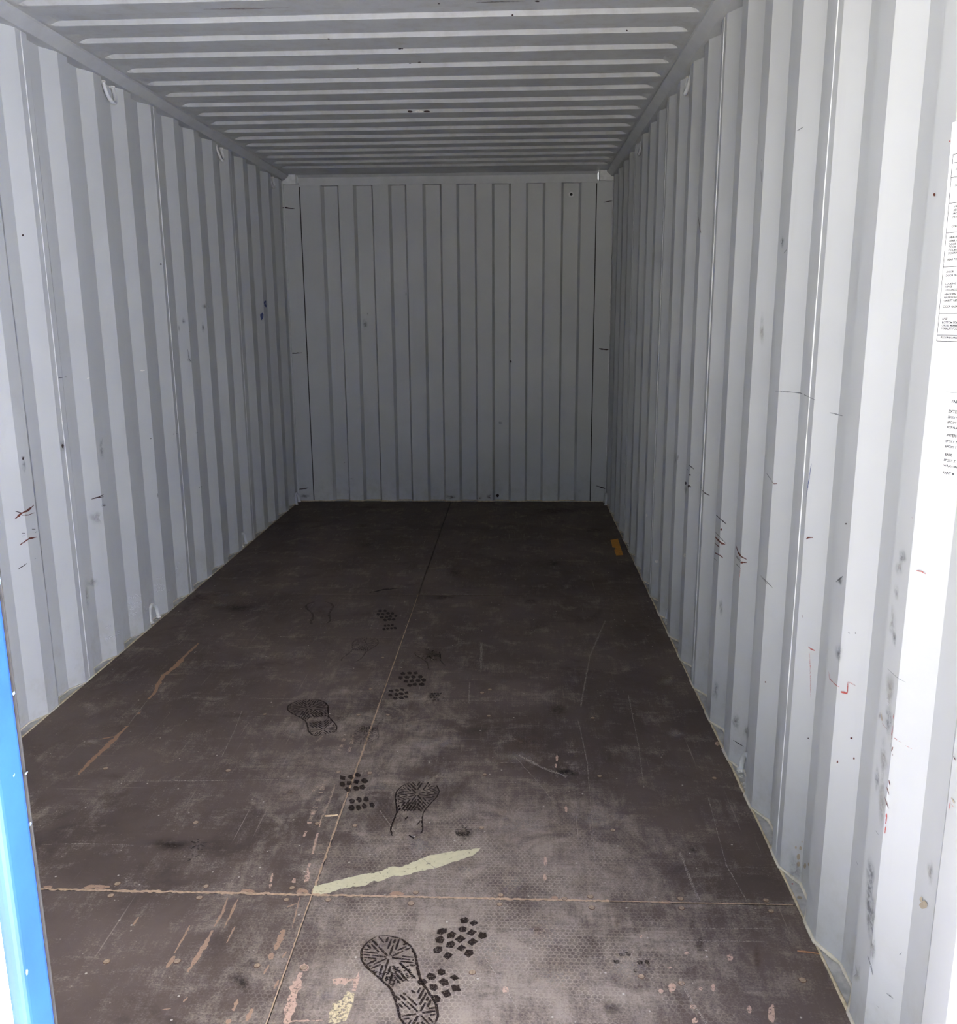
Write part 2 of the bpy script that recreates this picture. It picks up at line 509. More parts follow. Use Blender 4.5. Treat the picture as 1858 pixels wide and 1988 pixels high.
# top rails with a sloping inner face
for i, sgn in ((3, -1), (4, 1)):
    pts = [(sgn * x, z) for x, z in ((1.219, 2.314), (1.150, 2.314), (1.1165, 2.3425), (1.1165, 2.400), (1.219, 2.400))]
    t_ = prism_y('trim_%d' % i, pts, -5.83, 0.06, 'steel_trim')
    tag(t_, 'grey steel top rail above the %s wall' % ('left' if sgn < 0 else 'right'), 'rail', kind='structure')

# ------------------------------------------------------------------ ceiling: die-stamped roof sheets
ceiling = empty('ceiling', (0, 0, 2.36))
tag(ceiling, 'light grey steel roof with pressed cross ridges', 'ceiling', kind='structure')
ceil_loc = Vector((0, 0, 2.36))
R_LO, R_HI, R_P, R_0 = 2.3515, 2.3660, 0.2026, -3.333
def roof_z(y):
    ph = ((y - R_0) % R_P) / R_P            # 0 at the start of a low ridge
    lo = 0.46; rn = 0.05
    if ph < lo: return 0.0
    if ph < lo + rn: return (ph - lo) / rn
    if ph < 1 - rn: return 1.0
    return (1 - ph) / rn
xs = [-1.135, -1.105, -1.098, -1.085, -1.070, -1.055] + [-0.9 + 0.3 * i for i in range(7)] + [1.055, 1.070, 1.085, 1.098, 1.105, 1.135]
fade = [0, 0, 0.12, 0.5, 0.88, 1] + [1] * 7 + [1, 0.88, 0.5, 0.12, 0, 0]
rows_all = []
k = math.floor((-5.83 - R_0) / R_P)
lst = []
while R_0 + k * R_P < -0.2:
    y = R_0 + k * R_P
    lst.append([y, y + 0.46 * R_P, y + 0.51 * R_P, y + 0.95 * R_P])
    k += 1
sheets = [lst[i:i + 5] for i in range(len(lst) % 5 - 5 if len(lst) % 5 else 0, len(lst), 5) if lst[max(i, 0):i + 5]]
sheets = []
i = len(lst)
while i > 0:
    sheets.append(lst[max(0, i - 5):i]); i -= 5
for si, sh in enumerate(sheets):
    ys = [y for q in sh for y in q]
    ys.append(sh[-1][0] + R_P)
    ys = [y for y in ys if -5.83 < y < -0.29]
    if si == 0: ys += [-0.085]
    if si == len(sheets) - 1: ys = [-5.83] + ys
    bm = bmesh.new()
    gi, go = [], []
    for j, y in enumerate(ys):
        ri, ro = [], []
        base = roof_z(y + 1e-6) if y < -0.28 else 0.0
        if y > -0.3: base = 0.0
        for x, fd in zip(xs, fade):
            wob = 0.0016 * mnoise.noise(Vector((x * 1.7, y * 4.0, 1.0))) * fd
            z = R_LO + (R_HI - R_LO) * (1.0 if base > 0.5 else 0.0) * fd + wob - ceil_loc.z
            yy_ = y + 0.0022 * mnoise.noise(Vector((x * 2.3, y * 7.1, 9.0)))
            if j in (0, len(ys) - 1): yy_ = y; z -= wob
            ri.append(bm.verts.new((x, yy_, z))); ro.append(bm.verts.new((x, yy_, z + 0.0025)))
        gi.append(ri); go.append(ro)
    for j in range(len(ys) - 1):
        for i_ in range(len(xs) - 1):
            bm.faces.new((gi[j][i_], gi[j][i_ + 1], gi[j + 1][i_ + 1], gi[j + 1][i_]))
            bm.faces.new((go[j][i_], go[j + 1][i_], go[j + 1][i_ + 1], go[j][i_ + 1]))
    from_bm('roof_panel', bm, 'wall', ceiling)

# ------------------------------------------------------------------ back wall
back = empty('wall_back')
tag(back, 'shadowed grey corrugated end wall with a flat header and corner posts', 'wall', kind='structure')
rec = [-0.900, -0.786, -0.668, -0.542, -0.417, -0.303, -0.174, -0.055, 0.066, 0.191, 0.315, 0.436, 0.556, 0.677, 0.805, 0.929]
prof = [(-1.046, 0.0)]
for a, b in zip(rec[0::2], rec[1::2]):
    prof += [(a, 0.0), (a + 0.017, 0.043), (b - 0.001, 0.043), (b + 0.015, 0.0)]
prof += [(1.046, 0.0)]
bm = bmesh.new()
nz = 14
gi, go = [], []
for j in range(nz + 1):
    z = -0.004 + 2.30 * j / nz
    ri, ro = [], []
    for i_, (x, d) in enumerate(prof):
        e = 0.002 * mnoise.noise(Vector((i_ * 3.1, z * 1.3, 40))) if 0 < i_ < len(prof) - 1 else 0
        ri.append(bm.verts.new((x + e, d, z))); ro.append(bm.verts.new((x + e, d + 0.003, z)))
    gi.append(ri); go.append(ro)
for j in range(nz):
    for i_ in range(len(prof) - 1):
        bm.faces.new((gi[j][i_], gi[j][i_ + 1], gi[j + 1][i_ + 1], gi[j + 1][i_]))
        bm.faces.new((go[j][i_], go[j + 1][i_], go[j + 1][i_ + 1], go[j][i_ + 1]))
from_bm('end_panel', bm, 'wall', back)
box('end_sheet_edge', -1.05, 1.05, 0.0, 0.08, 2.2965, 2.40, 'steel_trim', back)
# header: upright face and a sloping strip under the roof
bm = bmesh.new()
pp = [(-0.004, 2.281), (-0.006, 2.334), (-0.030, 2.3495), (-0.095, 2.3525), (-0.095, 2.3560), (0.06, 2.3560), (0.06, 2.281)]
a = [bm.verts.new((-1.056, y, z)) for y, z in pp]; b = [bm.verts.new((1.056, y, z)) for y, z in pp]
bm.faces.new(a); bm.faces.new(b[::-1])
for i_ in range(len(pp)):
    bm.faces.new((a[i_], b[i_], b[(i_ + 1) % len(pp)], a[(i_ + 1) % len(pp)]))
from_bm('header_beam', bm, 'steel_trim', back)
for sgn in (-1, 1):
    x0, x1 = sorted((sgn * 1.040, sgn * 1.060))
    box('post_groove', x0, x1, 0.0032, 0.09, -0.004, 2.30, 'gasket', back)
    x0, x1 = sorted((sgn * 1.163, sgn * 1.215))
    box('post_flange', x0, x1, -0.012, 0.09, -0.004, 2.312, 'wall', back)
    box('post_top', x0, x1, -0.002, 0.09, 2.270, 2.40, 'steel_trim', back)
    x0, x1 = sorted((sgn * 1.0535, sgn * 1.215))
    box('corner_post', x0, x1, -0.0005, 0.09, -0.004, 2.276, 'wall', back)
    x0, x1 = sorted((sgn * 1.0655, sgn * 1.1635))
    box('corner_casting', x0, x1, -0.030, 0.09, 2.287, 2.3600, 'ring_paint', back, 0.006, 2)
    x0, x1 = sorted((sgn * 1.047, sgn * 1.215))
    box('casting_seat', x0, x1, -0.002, 0.09, 2.274, 2.289, 'steel_trim', back)
    x0, x1 = sorted((sgn * 1.05, sgn * 1.215))
    box('roof_corner_plate', x0, x1, -0.13, 0.09, 2.3535, 2.40, 'steel_trim', back)
    bm = bmesh.new()
    add_tube(bm, [(sgn * (HW - 0.002), -0.012, 0.01 + 0.075 * q) for q in range(31)], 0.0035, 6, 0.2)
    from_bm('weld_seam', bm, 'ring_paint', back, True)
bm = bmesh.new()
pts = []
for (a_, da), (b_, db) in zip(prof, prof[1:]):
    for q in range(3):
        pts.append((a_ + (b_ - a_) * q / 3, da + (db - da) * q / 3 - 0.002, 0.001))
add_tube(bm, [(-1.15, -0.012, 0.001), (-1.06, -0.012, 0.001)] + pts + [(1.06, -0.012, 0.001), (1.15, -0.012, 0.001)], 0.005, 6, 0.25)
from_bm('sealant_bead', bm, 'sealant_old', back, True)
box('recess_ledge', -1.05, 1.05, 0.0, 0.06, -0.03, -0.003, 'flange', back)

# ------------------------------------------------------------------ door end: frame and the closed left leaf
fr = empty('trim_5', (0, -5.86, 0))
tag(fr, 'steel door frame around the container doorway', 'door frame', kind='structure')
def fbox(name, x0, x1, y0, y1, z0, z1, mat, par, loc, bevel=0.0, seg=2):
    o = box(name, x0 - loc[0], x1 - loc[0], y0 - loc[1], y1 - loc[1], z0 - loc[2], z1 - loc[2], mat, par, bevel, seg)
    return o
FL = (0, -5.86, 0)
fbox('corner_post', -1.219, -1.160, -5.93, -5.795, -0.16, 2.40, 'blue_paint', fr, FL, 0.004)
fbox('corner_post', 1.160, 1.219, -5.93, -5.795, -0.16, 2.40, 'blue_paint', fr, FL, 0.004)
fbox('header', -1.160, 1.160, -5.93, -5.831, 2.285, 2.40, 'blue_paint', fr, FL, 0.004)
fbox('sill', -1.160, 1.160, -5.93, -5.831, -0.16, -0.001, 'blue_paint', fr, FL, 0.003)
door = empty('door_1', (-0.58, -5.86, 0))
DL = (-0.58, -5.86, 0)
tag(door, 'closed blue steel door leaf, front coloured white for sun glare, beside the open doorway', 'door', kind='structure')
fbox('stile', -0.030, 0.021, -5.884, -5.833, 0.012, 2.275, 'blue_paint', door, DL, 0.010, 5)
fbox('stile', -1.158, -1.10, -5.884, -5.833, 0.012, 2.275, 'blue_paint', door, DL, 0.010, 5)
fbox('rail', -1.10, -0.03, -5.88, -5.836, 0.012, 0.13, 'blue_paint', door, DL, 0.004)
fbox('rail', -1.10, -0.03, -5.88, -5.836, 2.16, 2.275, 'blue_paint', door, DL, 0.004)
fbox('door_panel', -1.102, -0.028, -5.878, -5.872, 0.12, 2.17, 'sunlit_white', door, DL)
fbox('sunlit_front', -1.10, 0.0085, -5.888, -5.8835, 0.14, 2.15, 'sunlit_white', door, DL, 0.0015)  # coloured white in place of overexposed sunlight on the leaf
fbox('inner_lining', -1.10, -0.03, -5.846, -5.842, 0.13, 2.16, 'wall', door, DL)
fbox('door_gasket', 0.000, 0.0195, -5.8335, -5.8300, 0.014, 2.272, 'gasket', door, DL, 0.002)
fbox('hinge_gasket', -1.164, -1.15, -5.8335, -5.826, 0.014, 2.272, 'gasket', door, DL, 0.002)

# unseen right leaf, added open to bounce sunlight onto the left wall
bounce_leaf = empty('bounce_door', (1.185, -5.94, 0))
bounce_leaf.rotation_euler = (0, 0, math.radians(99))
tag(bounce_leaf, 'unseen open blue door leaf added outside the doorway, grey inner face reflecting sunlight inside', 'door', kind='structure')
box('stile', -0.055, 0.0, -0.025, 0.025, 0.012, 2.275, 'blue_paint', bounce_leaf, 0.006)
box('stile', -1.165, -1.11, -0.025, 0.025, 0.012, 2.275, 'blue_paint', bounce_leaf, 0.006)
box('rail', -1.11, -0.055, -0.022, 0.022, 0.012, 0.13, 'blue_paint', bounce_leaf, 0.004)
box('rail', -1.11, -0.055, -0.022, 0.022, 2.16, 2.275, 'blue_paint', bounce_leaf, 0.004)
box('inner_lining', -1.112, -0.053, 0.010, 0.016, 0.128, 2.162, 'wall', bounce_leaf)
box('door_panel', -1.112, -0.053, -0.018, -0.012, 0.128, 2.162, 'blue_paint', bounce_leaf)

# ------------------------------------------------------------------ pixels of the photograph -> points on the surfaces they touch
bpy.context.view_layer.update()
def ray_dir(px, py):
    return (_f + _r * ((px - IMG_W / 2) / FPX) + _u * ((IMG_H / 2 - py) / FPX)).normalized()
def make_bvh(roots):
    vv, ff = [], []
    for rt in roots:
        for o in ([rt] if rt.type == 'MESH' else []) + list(rt.children):
            if o.type != 'MESH': continue
            if o.name.split('.')[0] not in ('wall_panel', 'floor_panel', 'roof_panel', 'end_panel', 'corner_post', 'header_beam', 'corner_casting', 'trim_1', 'trim_2', 'stile'): continue
            b0 = len(vv); mw = o.matrix_world
            vv += [mw @ v.co for v in o.data.vertices]
            ff += [tuple(b0 + i for i in p.vertices) for p in o.data.polygons]
    return BVHTree.FromPolygons(vv, ff)
trims = [o for o in COL.objects if o.name in ('trim_1', 'trim_2')]
BV = make_bvh([floor, walls[-1], walls[1], ceiling, back] + trims)
BVF = make_bvh([floor])
def hit(px, py, bvh=None):
    loc, nor, idx, dist = (bvh or BV).ray_cast(CAM, ray_dir(px, py), 30.0)
    if loc is None: return None
    if nor.dot(ray_dir(px, py)) > 0: nor = -nor
    return loc, nor, dist
def fpt(px, py):
    d = ray_dir(px, py)
    return CAM + d * (-CAM.z / d.z)
LIFT = [0.0004]
def lift():
    LIFT[0] += 0.0000035
    return LIFT[0]
def stroke(pts, wpx, mat, name, parent, bvh=None, step=4.0, jit=0.35, taper=True, wob=0.6, dashes=None):
    """a ragged painted or scraped line through photo pixels, laid on the surface it marks"""
    seg = []
    for (a, b) in zip(pts, pts[1:]):
        L = math.hypot(b[0] - a[0], b[1] - a[1]); n = max(1, int(L / step))
        for i in range(n):
            seg.append((a[0] + (b[0] - a[0]) * i / n, a[1] + (b[1] - a[1]) * i / n))
    seg.append(pts[-1])
    P = []
    for x, y in seg:
        h = hit(x + random.uniform(-wob, wob), y + random.uniform(-wob, wob), bvh)
        P.append(h)
    bm = bmesh.new()
    prev = None; N = len(P); up = lift(); on = True
    for i, h in enumerate(P):
        if h is None: prev = None; continue
        if dashes and random.random() < dashes: on = not on
        loc, nor, dist = h
        j = i + 1 if i + 1 < N and P[i + 1] else i - 1
        if j < 0 or P[j] is None: prev = None; continue
        t = (P[j][0] - loc) * (1 if j > i else -1)
        if t.length < 1e-6: prev = None; continue
        s = nor.cross(t).normalized()
        w = wpx * dist / FPX * 0.5 * (1 + random.uniform(-jit, jit))
        if taper: w *= 0.35 + 0.65 * min(1.0, 3.0 * min(i, N - 1 - i) / max(1, N - 1) + 0.1)
        a = bm.verts.new(loc + s * w * random.uniform(0.75, 1.25) + nor * up)
        b = bm.verts.new(loc - s * w * random.uniform(0.75, 1.25) + nor * up)
        if prev and (prev[2] - loc).length < 0.06 and on:
            bm.faces.new((prev[0], prev[1], b, a))
        prev = (a, b, loc)
    if not bm.faces:
        bm.free(); return None
    bmesh.ops.delete(bm, geom=[v for v in bm.verts if not v.link_faces], context='VERTS')
    return place(name, bm, mat, parent)
def place(name, bm, mat, parent):
    o = from_bm(name, bm, mat, parent)
    if parent is not None:
        o.matrix_parent_inverse = Matrix.Translation(-parent.location)
    return o
def blob(px, py, rx, ry, mat, name, parent, bvh=None, n=16, jit=0.28, rot=0.0):
    bm = bmesh.new()
    uvl = bm.loops.layers.uv.new('UVMap')
    up = lift()
    c = hit(px, py, bvh)
    if c is None: bm.free(); return None
    cv = bm.verts.new(c[0] + c[1] * up)
    ring = []
    for i in range(n):
        a = 2 * math.pi * i / n
        k = 1 + jit * (1.3 * mnoise.noise(Vector((math.cos(a) * 1.1 + px, math.sin(a) * 1.1 + py, 0))) + random.uniform(-0.35, 0.35))
        dx, dy = rx * k * math.cos(a), ry * k * math.sin(a)
        x = px + dx * math.cos(rot) - dy * math.sin(rot); y = py + dx * math.sin(rot) + dy * math.cos(rot)
        h = hit(x, y, bvh)
        if h is None or (h[0] - c[0]).length > 1.2: h = c
        ring.append((bm.verts.new(h[0] + h[1] * up), (0.5 + 0.5 * math.cos(a), 0.5 + 0.5 * math.sin(a))))
    for i in range(n):
        (v0, u0), (v1, u1) = ring[i], ring[(i + 1) % n]
        f = bm.faces.new((cv, v0, v1))
        for lp, u in zip(f.loops, ((0.5, 0.5), u0, u1)):
            lp[uvl].uv = u
    return place(name, bm, mat, parent)
def floor_poly(pts, mat, name, parent, rag=1.6, step=5.0):
    seg = []
    for a, b in zip(pts, pts[1:] + pts[:1]):
        L = math.hypot(b[0] - a[0], b[1] - a[1]); n = max(1, int(L / step))
        for i in range(n):
            seg.append((a[0] + (b[0] - a[0]) * i / n + random.uniform(-rag, rag), a[1] + (b[1] - a[1]) * i / n + random.uniform(-rag, rag)))
    bm = bmesh.new(); up = lift()
    vs_ = [bm.verts.new(fpt(*p) + Vector((0, 0, up))) for p in seg]
    f = bm.faces.new(vs_)
    bmesh.ops.triangulate(bm, faces=[f])
    return place(name, bm, mat, parent)

# ------------------------------------------------------------------ floor details
def zz(ox, oy, s):           # crop coordinates -> photo pixels
    return lambda *pts: [(ox + x / s, oy + y / s) for x, y in pts]

# fillers in the joints between the sheets
def joint(pts, w, mat, name='joint_filler', rag=0.5):
    bm = bmesh.new()
    n = 240
    A, B = Vector(pts[0]), Vector(pts[1])
    s = Vector((-(B - A).y, (B - A).x, 0)).normalized()
    prev = None
    for i in range(n + 1):
        p = A.lerp(B, i / n)
        wa = w * (1 + rag * mnoise.noise(Vector((i * 0.31, w * 99, A.y))) + 0.4 * random.uniform(-rag, rag))
        wb_ = w * (1 + rag * mnoise.noise(Vector((i * 0.27, w * 55, A.y + 7))) + 0.4 * random.uniform(-rag, rag))
        a = bm.verts.new(p + s * max(wa, 0.0012)); b = bm.verts.new(p - s * max(wb_, 0.0012))
        if prev: bm.faces.new((prev[0], prev[1], b, a))
        prev = (a, b)
    return from_bm(name, bm, mat, floor)
joint([(-HW + 0.01, -4.706, 0.0006), (0.02, -4.706, 0.0006)], 0.0038, 'joint_filler', rag=1.1)
joint([(0.0, -4.706, 0.00062), (0.72, -4.706, 0.00062)], 0.0034, 'joint_filler', rag=0.9)
joint([(0.72, -4.706, 0.00061), (HW - 0.01, -4.706, 0.00061)], 0.0013, 'joint_filler', rag=0.9)
joint([(0.0, -5.82, 0.0005), (0.0, -4.70, 0.0005)], 0.0015, 'joint_filler', rag=1.0)
joint([(0.0, -4.70, 0.00055), (0.0, -3.60, 0.00055)], 0.0024, 'joint_filler', rag=0.9)
joint([(0.0, -3.62, 0.0005), (0.0, -2.30, 0.0005)], 0.0015, 'joint_filler', rag=0.8)
joint([(0.0, -2.32, 0.0005), (0.0, -0.9, 0.0005)], 0.0012, 'joint_dark')
joint([(-HW + 0.01, -2.322, 0.0005), (HW - 0.01, -2.322, 0.0005)], 0.0016, 'joint_dark')
# clumps on the front joint
z5 = zz(550, 1480, 3.913); z4 = zz(80, 1550, 3.097); z6 = zz(950, 1550, 2.477); z2 = zz(500, 1100, 3.716); z1 = zz(50, 1100, 3.097); z3 = zz(950, 1050, 3.097)
for (x, y), rx, ry in [(z5((860, 1000))[0], 14, 5), (z6((315, 480))[0], 6, 4), (z6((845, 500))[0], 12, 3), (z4((330, 535))[0], 22, 5), (z4((1240, 560))[0], 14, 4), (z4((40, 535))[0], 8, 3), (z4((1570, 560))[0], 12, 6)]:
    blob(x, y, rx, ry, 'bare_wood', 'filler_clump', floor, BVF)

# screws: one mesh shared by all
bm = bmesh.new()
for r_, z_ in ((0.0078, 0.0008),):
    prev = None
    rings = []
    for rr, hz in ((0.0078, 0.0002), (0.0066, 0.0011), (0.0058, 0.0007), (0.0, 0.0006)):
        if rr == 0.0:
            rings.append([bm.verts.new((0, 0, hz))])
        else:
            rings.append([bm.verts.new((rr * math.cos(q * math.pi / 7), rr * math.sin(q * math.pi / 7), hz)) for q in range(14)])
    for a, b in zip(rings, rings[1:]):
        for q in range(14):
            if len(b) > 1: bm.faces.new((a[q], a[(q + 1) % 14], b[(q + 1) % 14], b[q]))
            else: bm.faces.new((a[q], a[(q + 1) % 14], b[0]))
bmesh.ops.recalc_face_normals(bm, faces=bm.faces[:])
sme = bpy.data.meshes.new('screw')
bm.to_mesh(sme); bm.free()
sme.materials.append(M['screw_head'])
sme.materials.append(M['screw_rim'])
for p in sme.polygons:
    if p.index < 14: p.material_index = 1
scr = [(215, 1739), (387, 1743), (556, 1747), (637, 1747), (970, 1756), (1149, 1762), (1323, 1763), (1497, 1769),
       (400, 1721), (567, 1724), (228, 1716), (972, 1738), (1146, 1741), (1321, 1745), (1487, 1748), (807, 1733), (798, 1754),
       (207, 1867), (344, 1866), (499, 1875), (590, 1879), (917, 1888), (1245, 1896), (1558, 1903),
       (380, 1597), (616, 1599), (689, 1603), (935, 1607), (1190, 1612), (443, 1496), (205, 1492), (657, 1499), (718, 1501),
       (941, 1504), (1164, 1507), (1387, 1511), (514, 1387), (696, 1388), (753, 1388), (949, 1390), (1151, 1394), (719, 1338),
       (951, 1339), (743, 1277), (936, 1890 - 545), (1395, 1443), (1323, 1909), (1096, 1745)]
for x, y in scr:
    p = fpt(x, y)
    r = 0 if p.y > -2.322 else (1 if p.y > -4.706 else 2)
    o = bpy.data.objects.new('screw', sme)
    COL.objects.link(o)
    o.parent = panels[(r, 0 if p.x < 0 else 1)]
    o.location = (p.x, p.y, 0.0)
    o.rotation_euler = (0, 0, random.random() * 6)
    s = random.uniform(0.85, 1.15)
    o.scale = (s, s, 1)

def fstroke(pts, w, mat='bare_wood', name='scrape', **k):
    return stroke(pts, w, mat, name, floor, BVF, **k)
# long bare scrape on the left sheet
fstroke(z1((315, 1252), (400, 1160), (490, 1080), (560, 1010), (612, 958)), 9, 'long_scratch')
fstroke(z1((665, 890), (690, 872)), 6, 'long_scratch')
fstroke(z1((612, 958), (665, 890), (735, 800)), 1.6, 'hairline')
fstroke(z1((735, 800), (775, 760), (800, 700), (830, 655), (890, 610), (950, 545), (1040, 460)), 9, 'long_scratch')
fstroke(z1((445, 1040), (500, 1028), (545, 1020)), 3, 'long_scratch')
# forklift streaks lower left
for pts, w in [(((895, 765), (860, 830), (800, 930)), 4), (((800, 950), (755, 1020)), 7), (((1030, 795), (985, 880), (930, 970), (880, 1045)), 8),
               (((1185, 600), (1130, 720), (1100, 780)), 4), (((1120, 600), (1090, 690), (1040, 770)), 4), (((585, 715), (550, 765)), 4.5),
               (((1165, 770), (1115, 870)), 3.5), (((1460, 790), (1435, 850), (1405, 915)), 11), (((1385, 930), (1380, 970)), 11),
               (((1370, 1000), (1340, 1055)), 5), (((1555, 595), (1510, 780)), 2.2), (((1180, 1210), (1155, 1280)), 6), (((1270, 1265), (1235, 1340)), 8),
               (((1140, 1330), (1110, 1356)), 8), (((725, 1272), (780, 1265)), 2.5), (((1480, 655), (1535, 632)), 3), (((880, 1195), (855, 1225)), 4),
               (((1475, 920), (1450, 960)), 4), (((1430, 1090), (1400, 1150)), 4)]:
    fstroke(z4(*pts), w, 'bare_wood')
# rows of dotted wear beside the centre joint
for pts, w in [(((640, 1210), (560, 1400)), 7), (((690, 1220), (655, 1360)), 6), (((470, 1220), (425, 1265)), 2), (((560, 1570), (520, 1690), (465, 1810), (440, 1858)), 4),
               (((490, 1540), (440, 1680), (380, 1830)), 9), (((450, 1560), (370, 1660)), 6), (((520, 1440), (540, 1480)), 5)]:
    fstroke(z2(*pts), w, 'bare_wood_thin', dashes=0.3 if w > 4 else None, step=3)
for pts, w in [(((1640, 80), (1600, 180), (1580, 230)), 7), (((1690, 100), (1640, 300), (1600, 440), (1575, 545)), 4), (((1605, 430), (1590, 540)), 8), (((1525, 480), (1505, 540)), 8), (((1390, 450), (1375, 545)), 5)]:
    fstroke(z4(*pts), w, 'pink_wear', dashes=0.25, step=3)
for a, b in [((1640, 278), (1700, 285)), ((1650, 330), (1700, 330)), ((1635, 425), (1680, 425))]:
    fstroke(z4(a, b), 1.5, 'bare_wood_thin')
# pink scraped patches at the bottom
fstroke(z5((135, 1600), (100, 1690), (70, 1790), (45, 1900), (25, 1988)), 16, 'pink_wear', step=6)
blob(*z5((160, 1560))[0], 9, 7, 'pink_wear', 'scrape', floor, BVF)
floor_poly(z5((370, 1650), (440, 1635), (545, 1650), (575, 1580), (580, 1640), (550, 1740), (520, 1740), (540, 1650), (470, 1690), (390, 1690)), 'pink_wear', 'scrape', floor)
floor_poly(z5((480, 1740), (540, 1760), (530, 1850), (500, 1900), (480, 1960), (400, 1985), (340, 1985), (350, 1900), (380, 1830), (450, 1800)), 'cream_wear', 'scrape', floor)
blob(*z5((300, 1760))[0], 28, 20, 'dust_patch', 'worn_patch', floor, BVF)
fstroke(z5((0, 1975), (130, 1965), (300, 1960)), 3, 'pink_wear')
# pale paint stripe across the sheet
floor_poly(z5((222, 1004), (236, 942), (330, 918), (470, 882), (620, 848), (690, 842), (830, 792), (890, 800), (1000, 752), (1120, 706), (1260, 682), (1430, 660), (1497, 656), (1450, 702),
              (1300, 757), (1180, 800), (1050, 826), (900, 866), (840, 862), (720, 912), (690, 900), (620, 938), (510, 950), (420, 965), (350, 996), (240, 1006)), 'pale_paint', 'paint_stripe', floor, 1.0)
# small orange chips and dots
for x, y, rx, ry in [(1059, 1672, 3.5, 9), (1058, 1704, 3.5, 7), (1099, 1571, 3, 6), (1081, 1472, 2.5, 6), (1079, 1487, 2, 4), (1244, 1818, 3, 3), (1417, 1859, 6, 6),
                     (1305, 1918, 7, 9), (1360, 1920, 4, 3), (1384, 1918, 4, 7), (1346, 1955, 6, 4), (1349, 1982, 6, 6), (1498, 1968, 7, 18), (1333, 1851, 5, 3),
                     (1300, 1879, 4, 2), (981, 1922, 6, 7), (1283, 1970 - 45, 5, 4), (1455, 1960, 4, 8), (1393, 1444, 5, 4)]:
    blob(x, y, rx, ry, 'pink_wear', 'chip', floor, BVF)
for x, y, rx, ry in [(638, 1363, 17, 7), (567, 1421, 7, 5), (793, 1410, 11, 6), (663, 1346, 9, 4), (806, 1349, 12, 6), (853, 1189, 11, 3), (823, 1209, 14, 3), (815, 1108, 28, 5),
                     (854, 1107, 16, 3), (741, 1528, 22, 9), (740, 1272, 5, 2), (780, 1284, 7, 3), (815, 1239, 7, 4), (728, 1271, 4, 2), (1197, 1605, 9, 4),
                     (670, 1216, 5, 2), (694, 1213, 4, 1.5), (580, 1296, 7, 2), (585, 1172, 7, 3), (979, 1322, 10, 6), (1310, 1425, 26, 10), (1295, 1325, 22, 10),
                     (775, 1392, 9, 4), (995, 1715, 30, 25), (905, 1690, 22, 16), (1060, 1810, 50, 40), (960, 1850, 60, 40), (1080, 1900, 60, 40), (1220, 1880, 60, 45), (820, 1640, 40, 20),
                     (720, 1790, 40, 20), (1000, 1470, 60, 16), (850, 1440, 60, 14), (240, 1325, 22, 4), (180, 1440, 20, 5), (420, 1175, 30, 5), (445, 1155, 34, 5), (1165, 1590, 60, 25), (1010, 1600, 70, 30)]:
    blob(x, y, rx, ry, 'dust_patch', 'worn_patch', floor, BVF, n=20)
for x, y, rx, ry in [(706, 1021, 17, 5), (1080, 992, 60, 8), (885, 1114, 26, 12), (1075, 1094, 18, 8), (1030, 1168, 18, 8), (715, 985, 25, 4), (1155, 1030, 26, 5), (860, 1160, 26, 5),
                     (380, 1160, 40, 8), (465, 1180, 40, 10), (470, 1905, 24, 26), (480, 1870, 26, 18), (1188, 1960, 30, 20), (1082, 1378, 24, 16), (1360, 1830, 12, 26),
                     (1345, 1790, 9, 20), (905, 1620, 22, 18), (845, 1350, 16, 6), (840, 1275, 18, 14), (1345, 1650, 22, 10), (1100, 1500, 40, 10), (330, 1640, 50, 16)]:
    blob(x, y, rx, ry, 'dark_stain', 'stain', floor, BVF, n=20)
for x, y, rx, ry in [(715, 1058, 30, 8), (1200, 1790, 10, 14), (1470, 1860, 10, 36), (1045, 1805, 30, 16), (560, 1540, 30, 14), (1020, 1440, 40, 10)]:
    blob(x, y, rx, ry, 'brown_stain', 'stain', floor, BVF, n=20)
fstroke([(718, 1151), (745, 1145), (776, 1142)], 6, 'print_dark', 'stain')
# hair scratches and screw-line scratches
for pts, w in [(((325, 1516), (560, 1514), (1010, 1520)), 1.6), (((500, 1357), (730, 1356)), 1.4), (((730, 1358), (975, 1360)), 1.8), (((540, 1236), (780, 1238)), 1.4), (((575, 1153), (960, 1155)), 1.2),
               (((860, 1480), (1000, 1481)), 1.8), (((228, 1517), (440, 1516)), 1.5), (((1175, 1205), (1145, 1275), (1132, 1345), (1128, 1372)), 2.6), (((738, 1575), (785, 1640), (850, 1690), (960, 1755)), 1.8), (((930, 1842), (985, 1925), (1010, 1970)), 2),
               (((935, 1248), (934, 1300)), 5), (((912, 1325), (910, 1365)), 2), (((1005, 1465), (1050, 1490), (1100, 1508)), 6), (((1123, 1400), (1140, 1480), (1150, 1600), (1155, 1680)), 1.6), (((1220, 1350), (1240, 1450), (1250, 1530)), 1.6), (((1375, 1550), (1410, 1680), (1450, 1750)), 1.6),
               (((1145, 1600), (1155, 1680)), 1.4), (((1290, 1827), (1485, 1828)), 2), (((1330, 1803), (1500, 1803)), 1.4), (((430, 1470), (455, 1420), (470, 1380)), 1.5), (((80, 1640), (170, 1638), (260, 1642)), 1.4),
               (((1130, 1860), (1320, 1862)), 1.2), (((1320, 1900), (1345, 1950), (1380, 2000)), 4), (((1320, 1655), (1345, 1720), (1358, 1750)), 4), (((1205, 1685), (1265, 1684)), 1.6), (((1224, 1690), (1265, 1760)), 1.5)]:
    fstroke(pts, w, 'hairline', 'scratch', step=6, wob=0.3, taper=False)
fstroke([(1000, 1470), (1045, 1520), (1085, 1570)], 2, 'hairline', 'scratch')

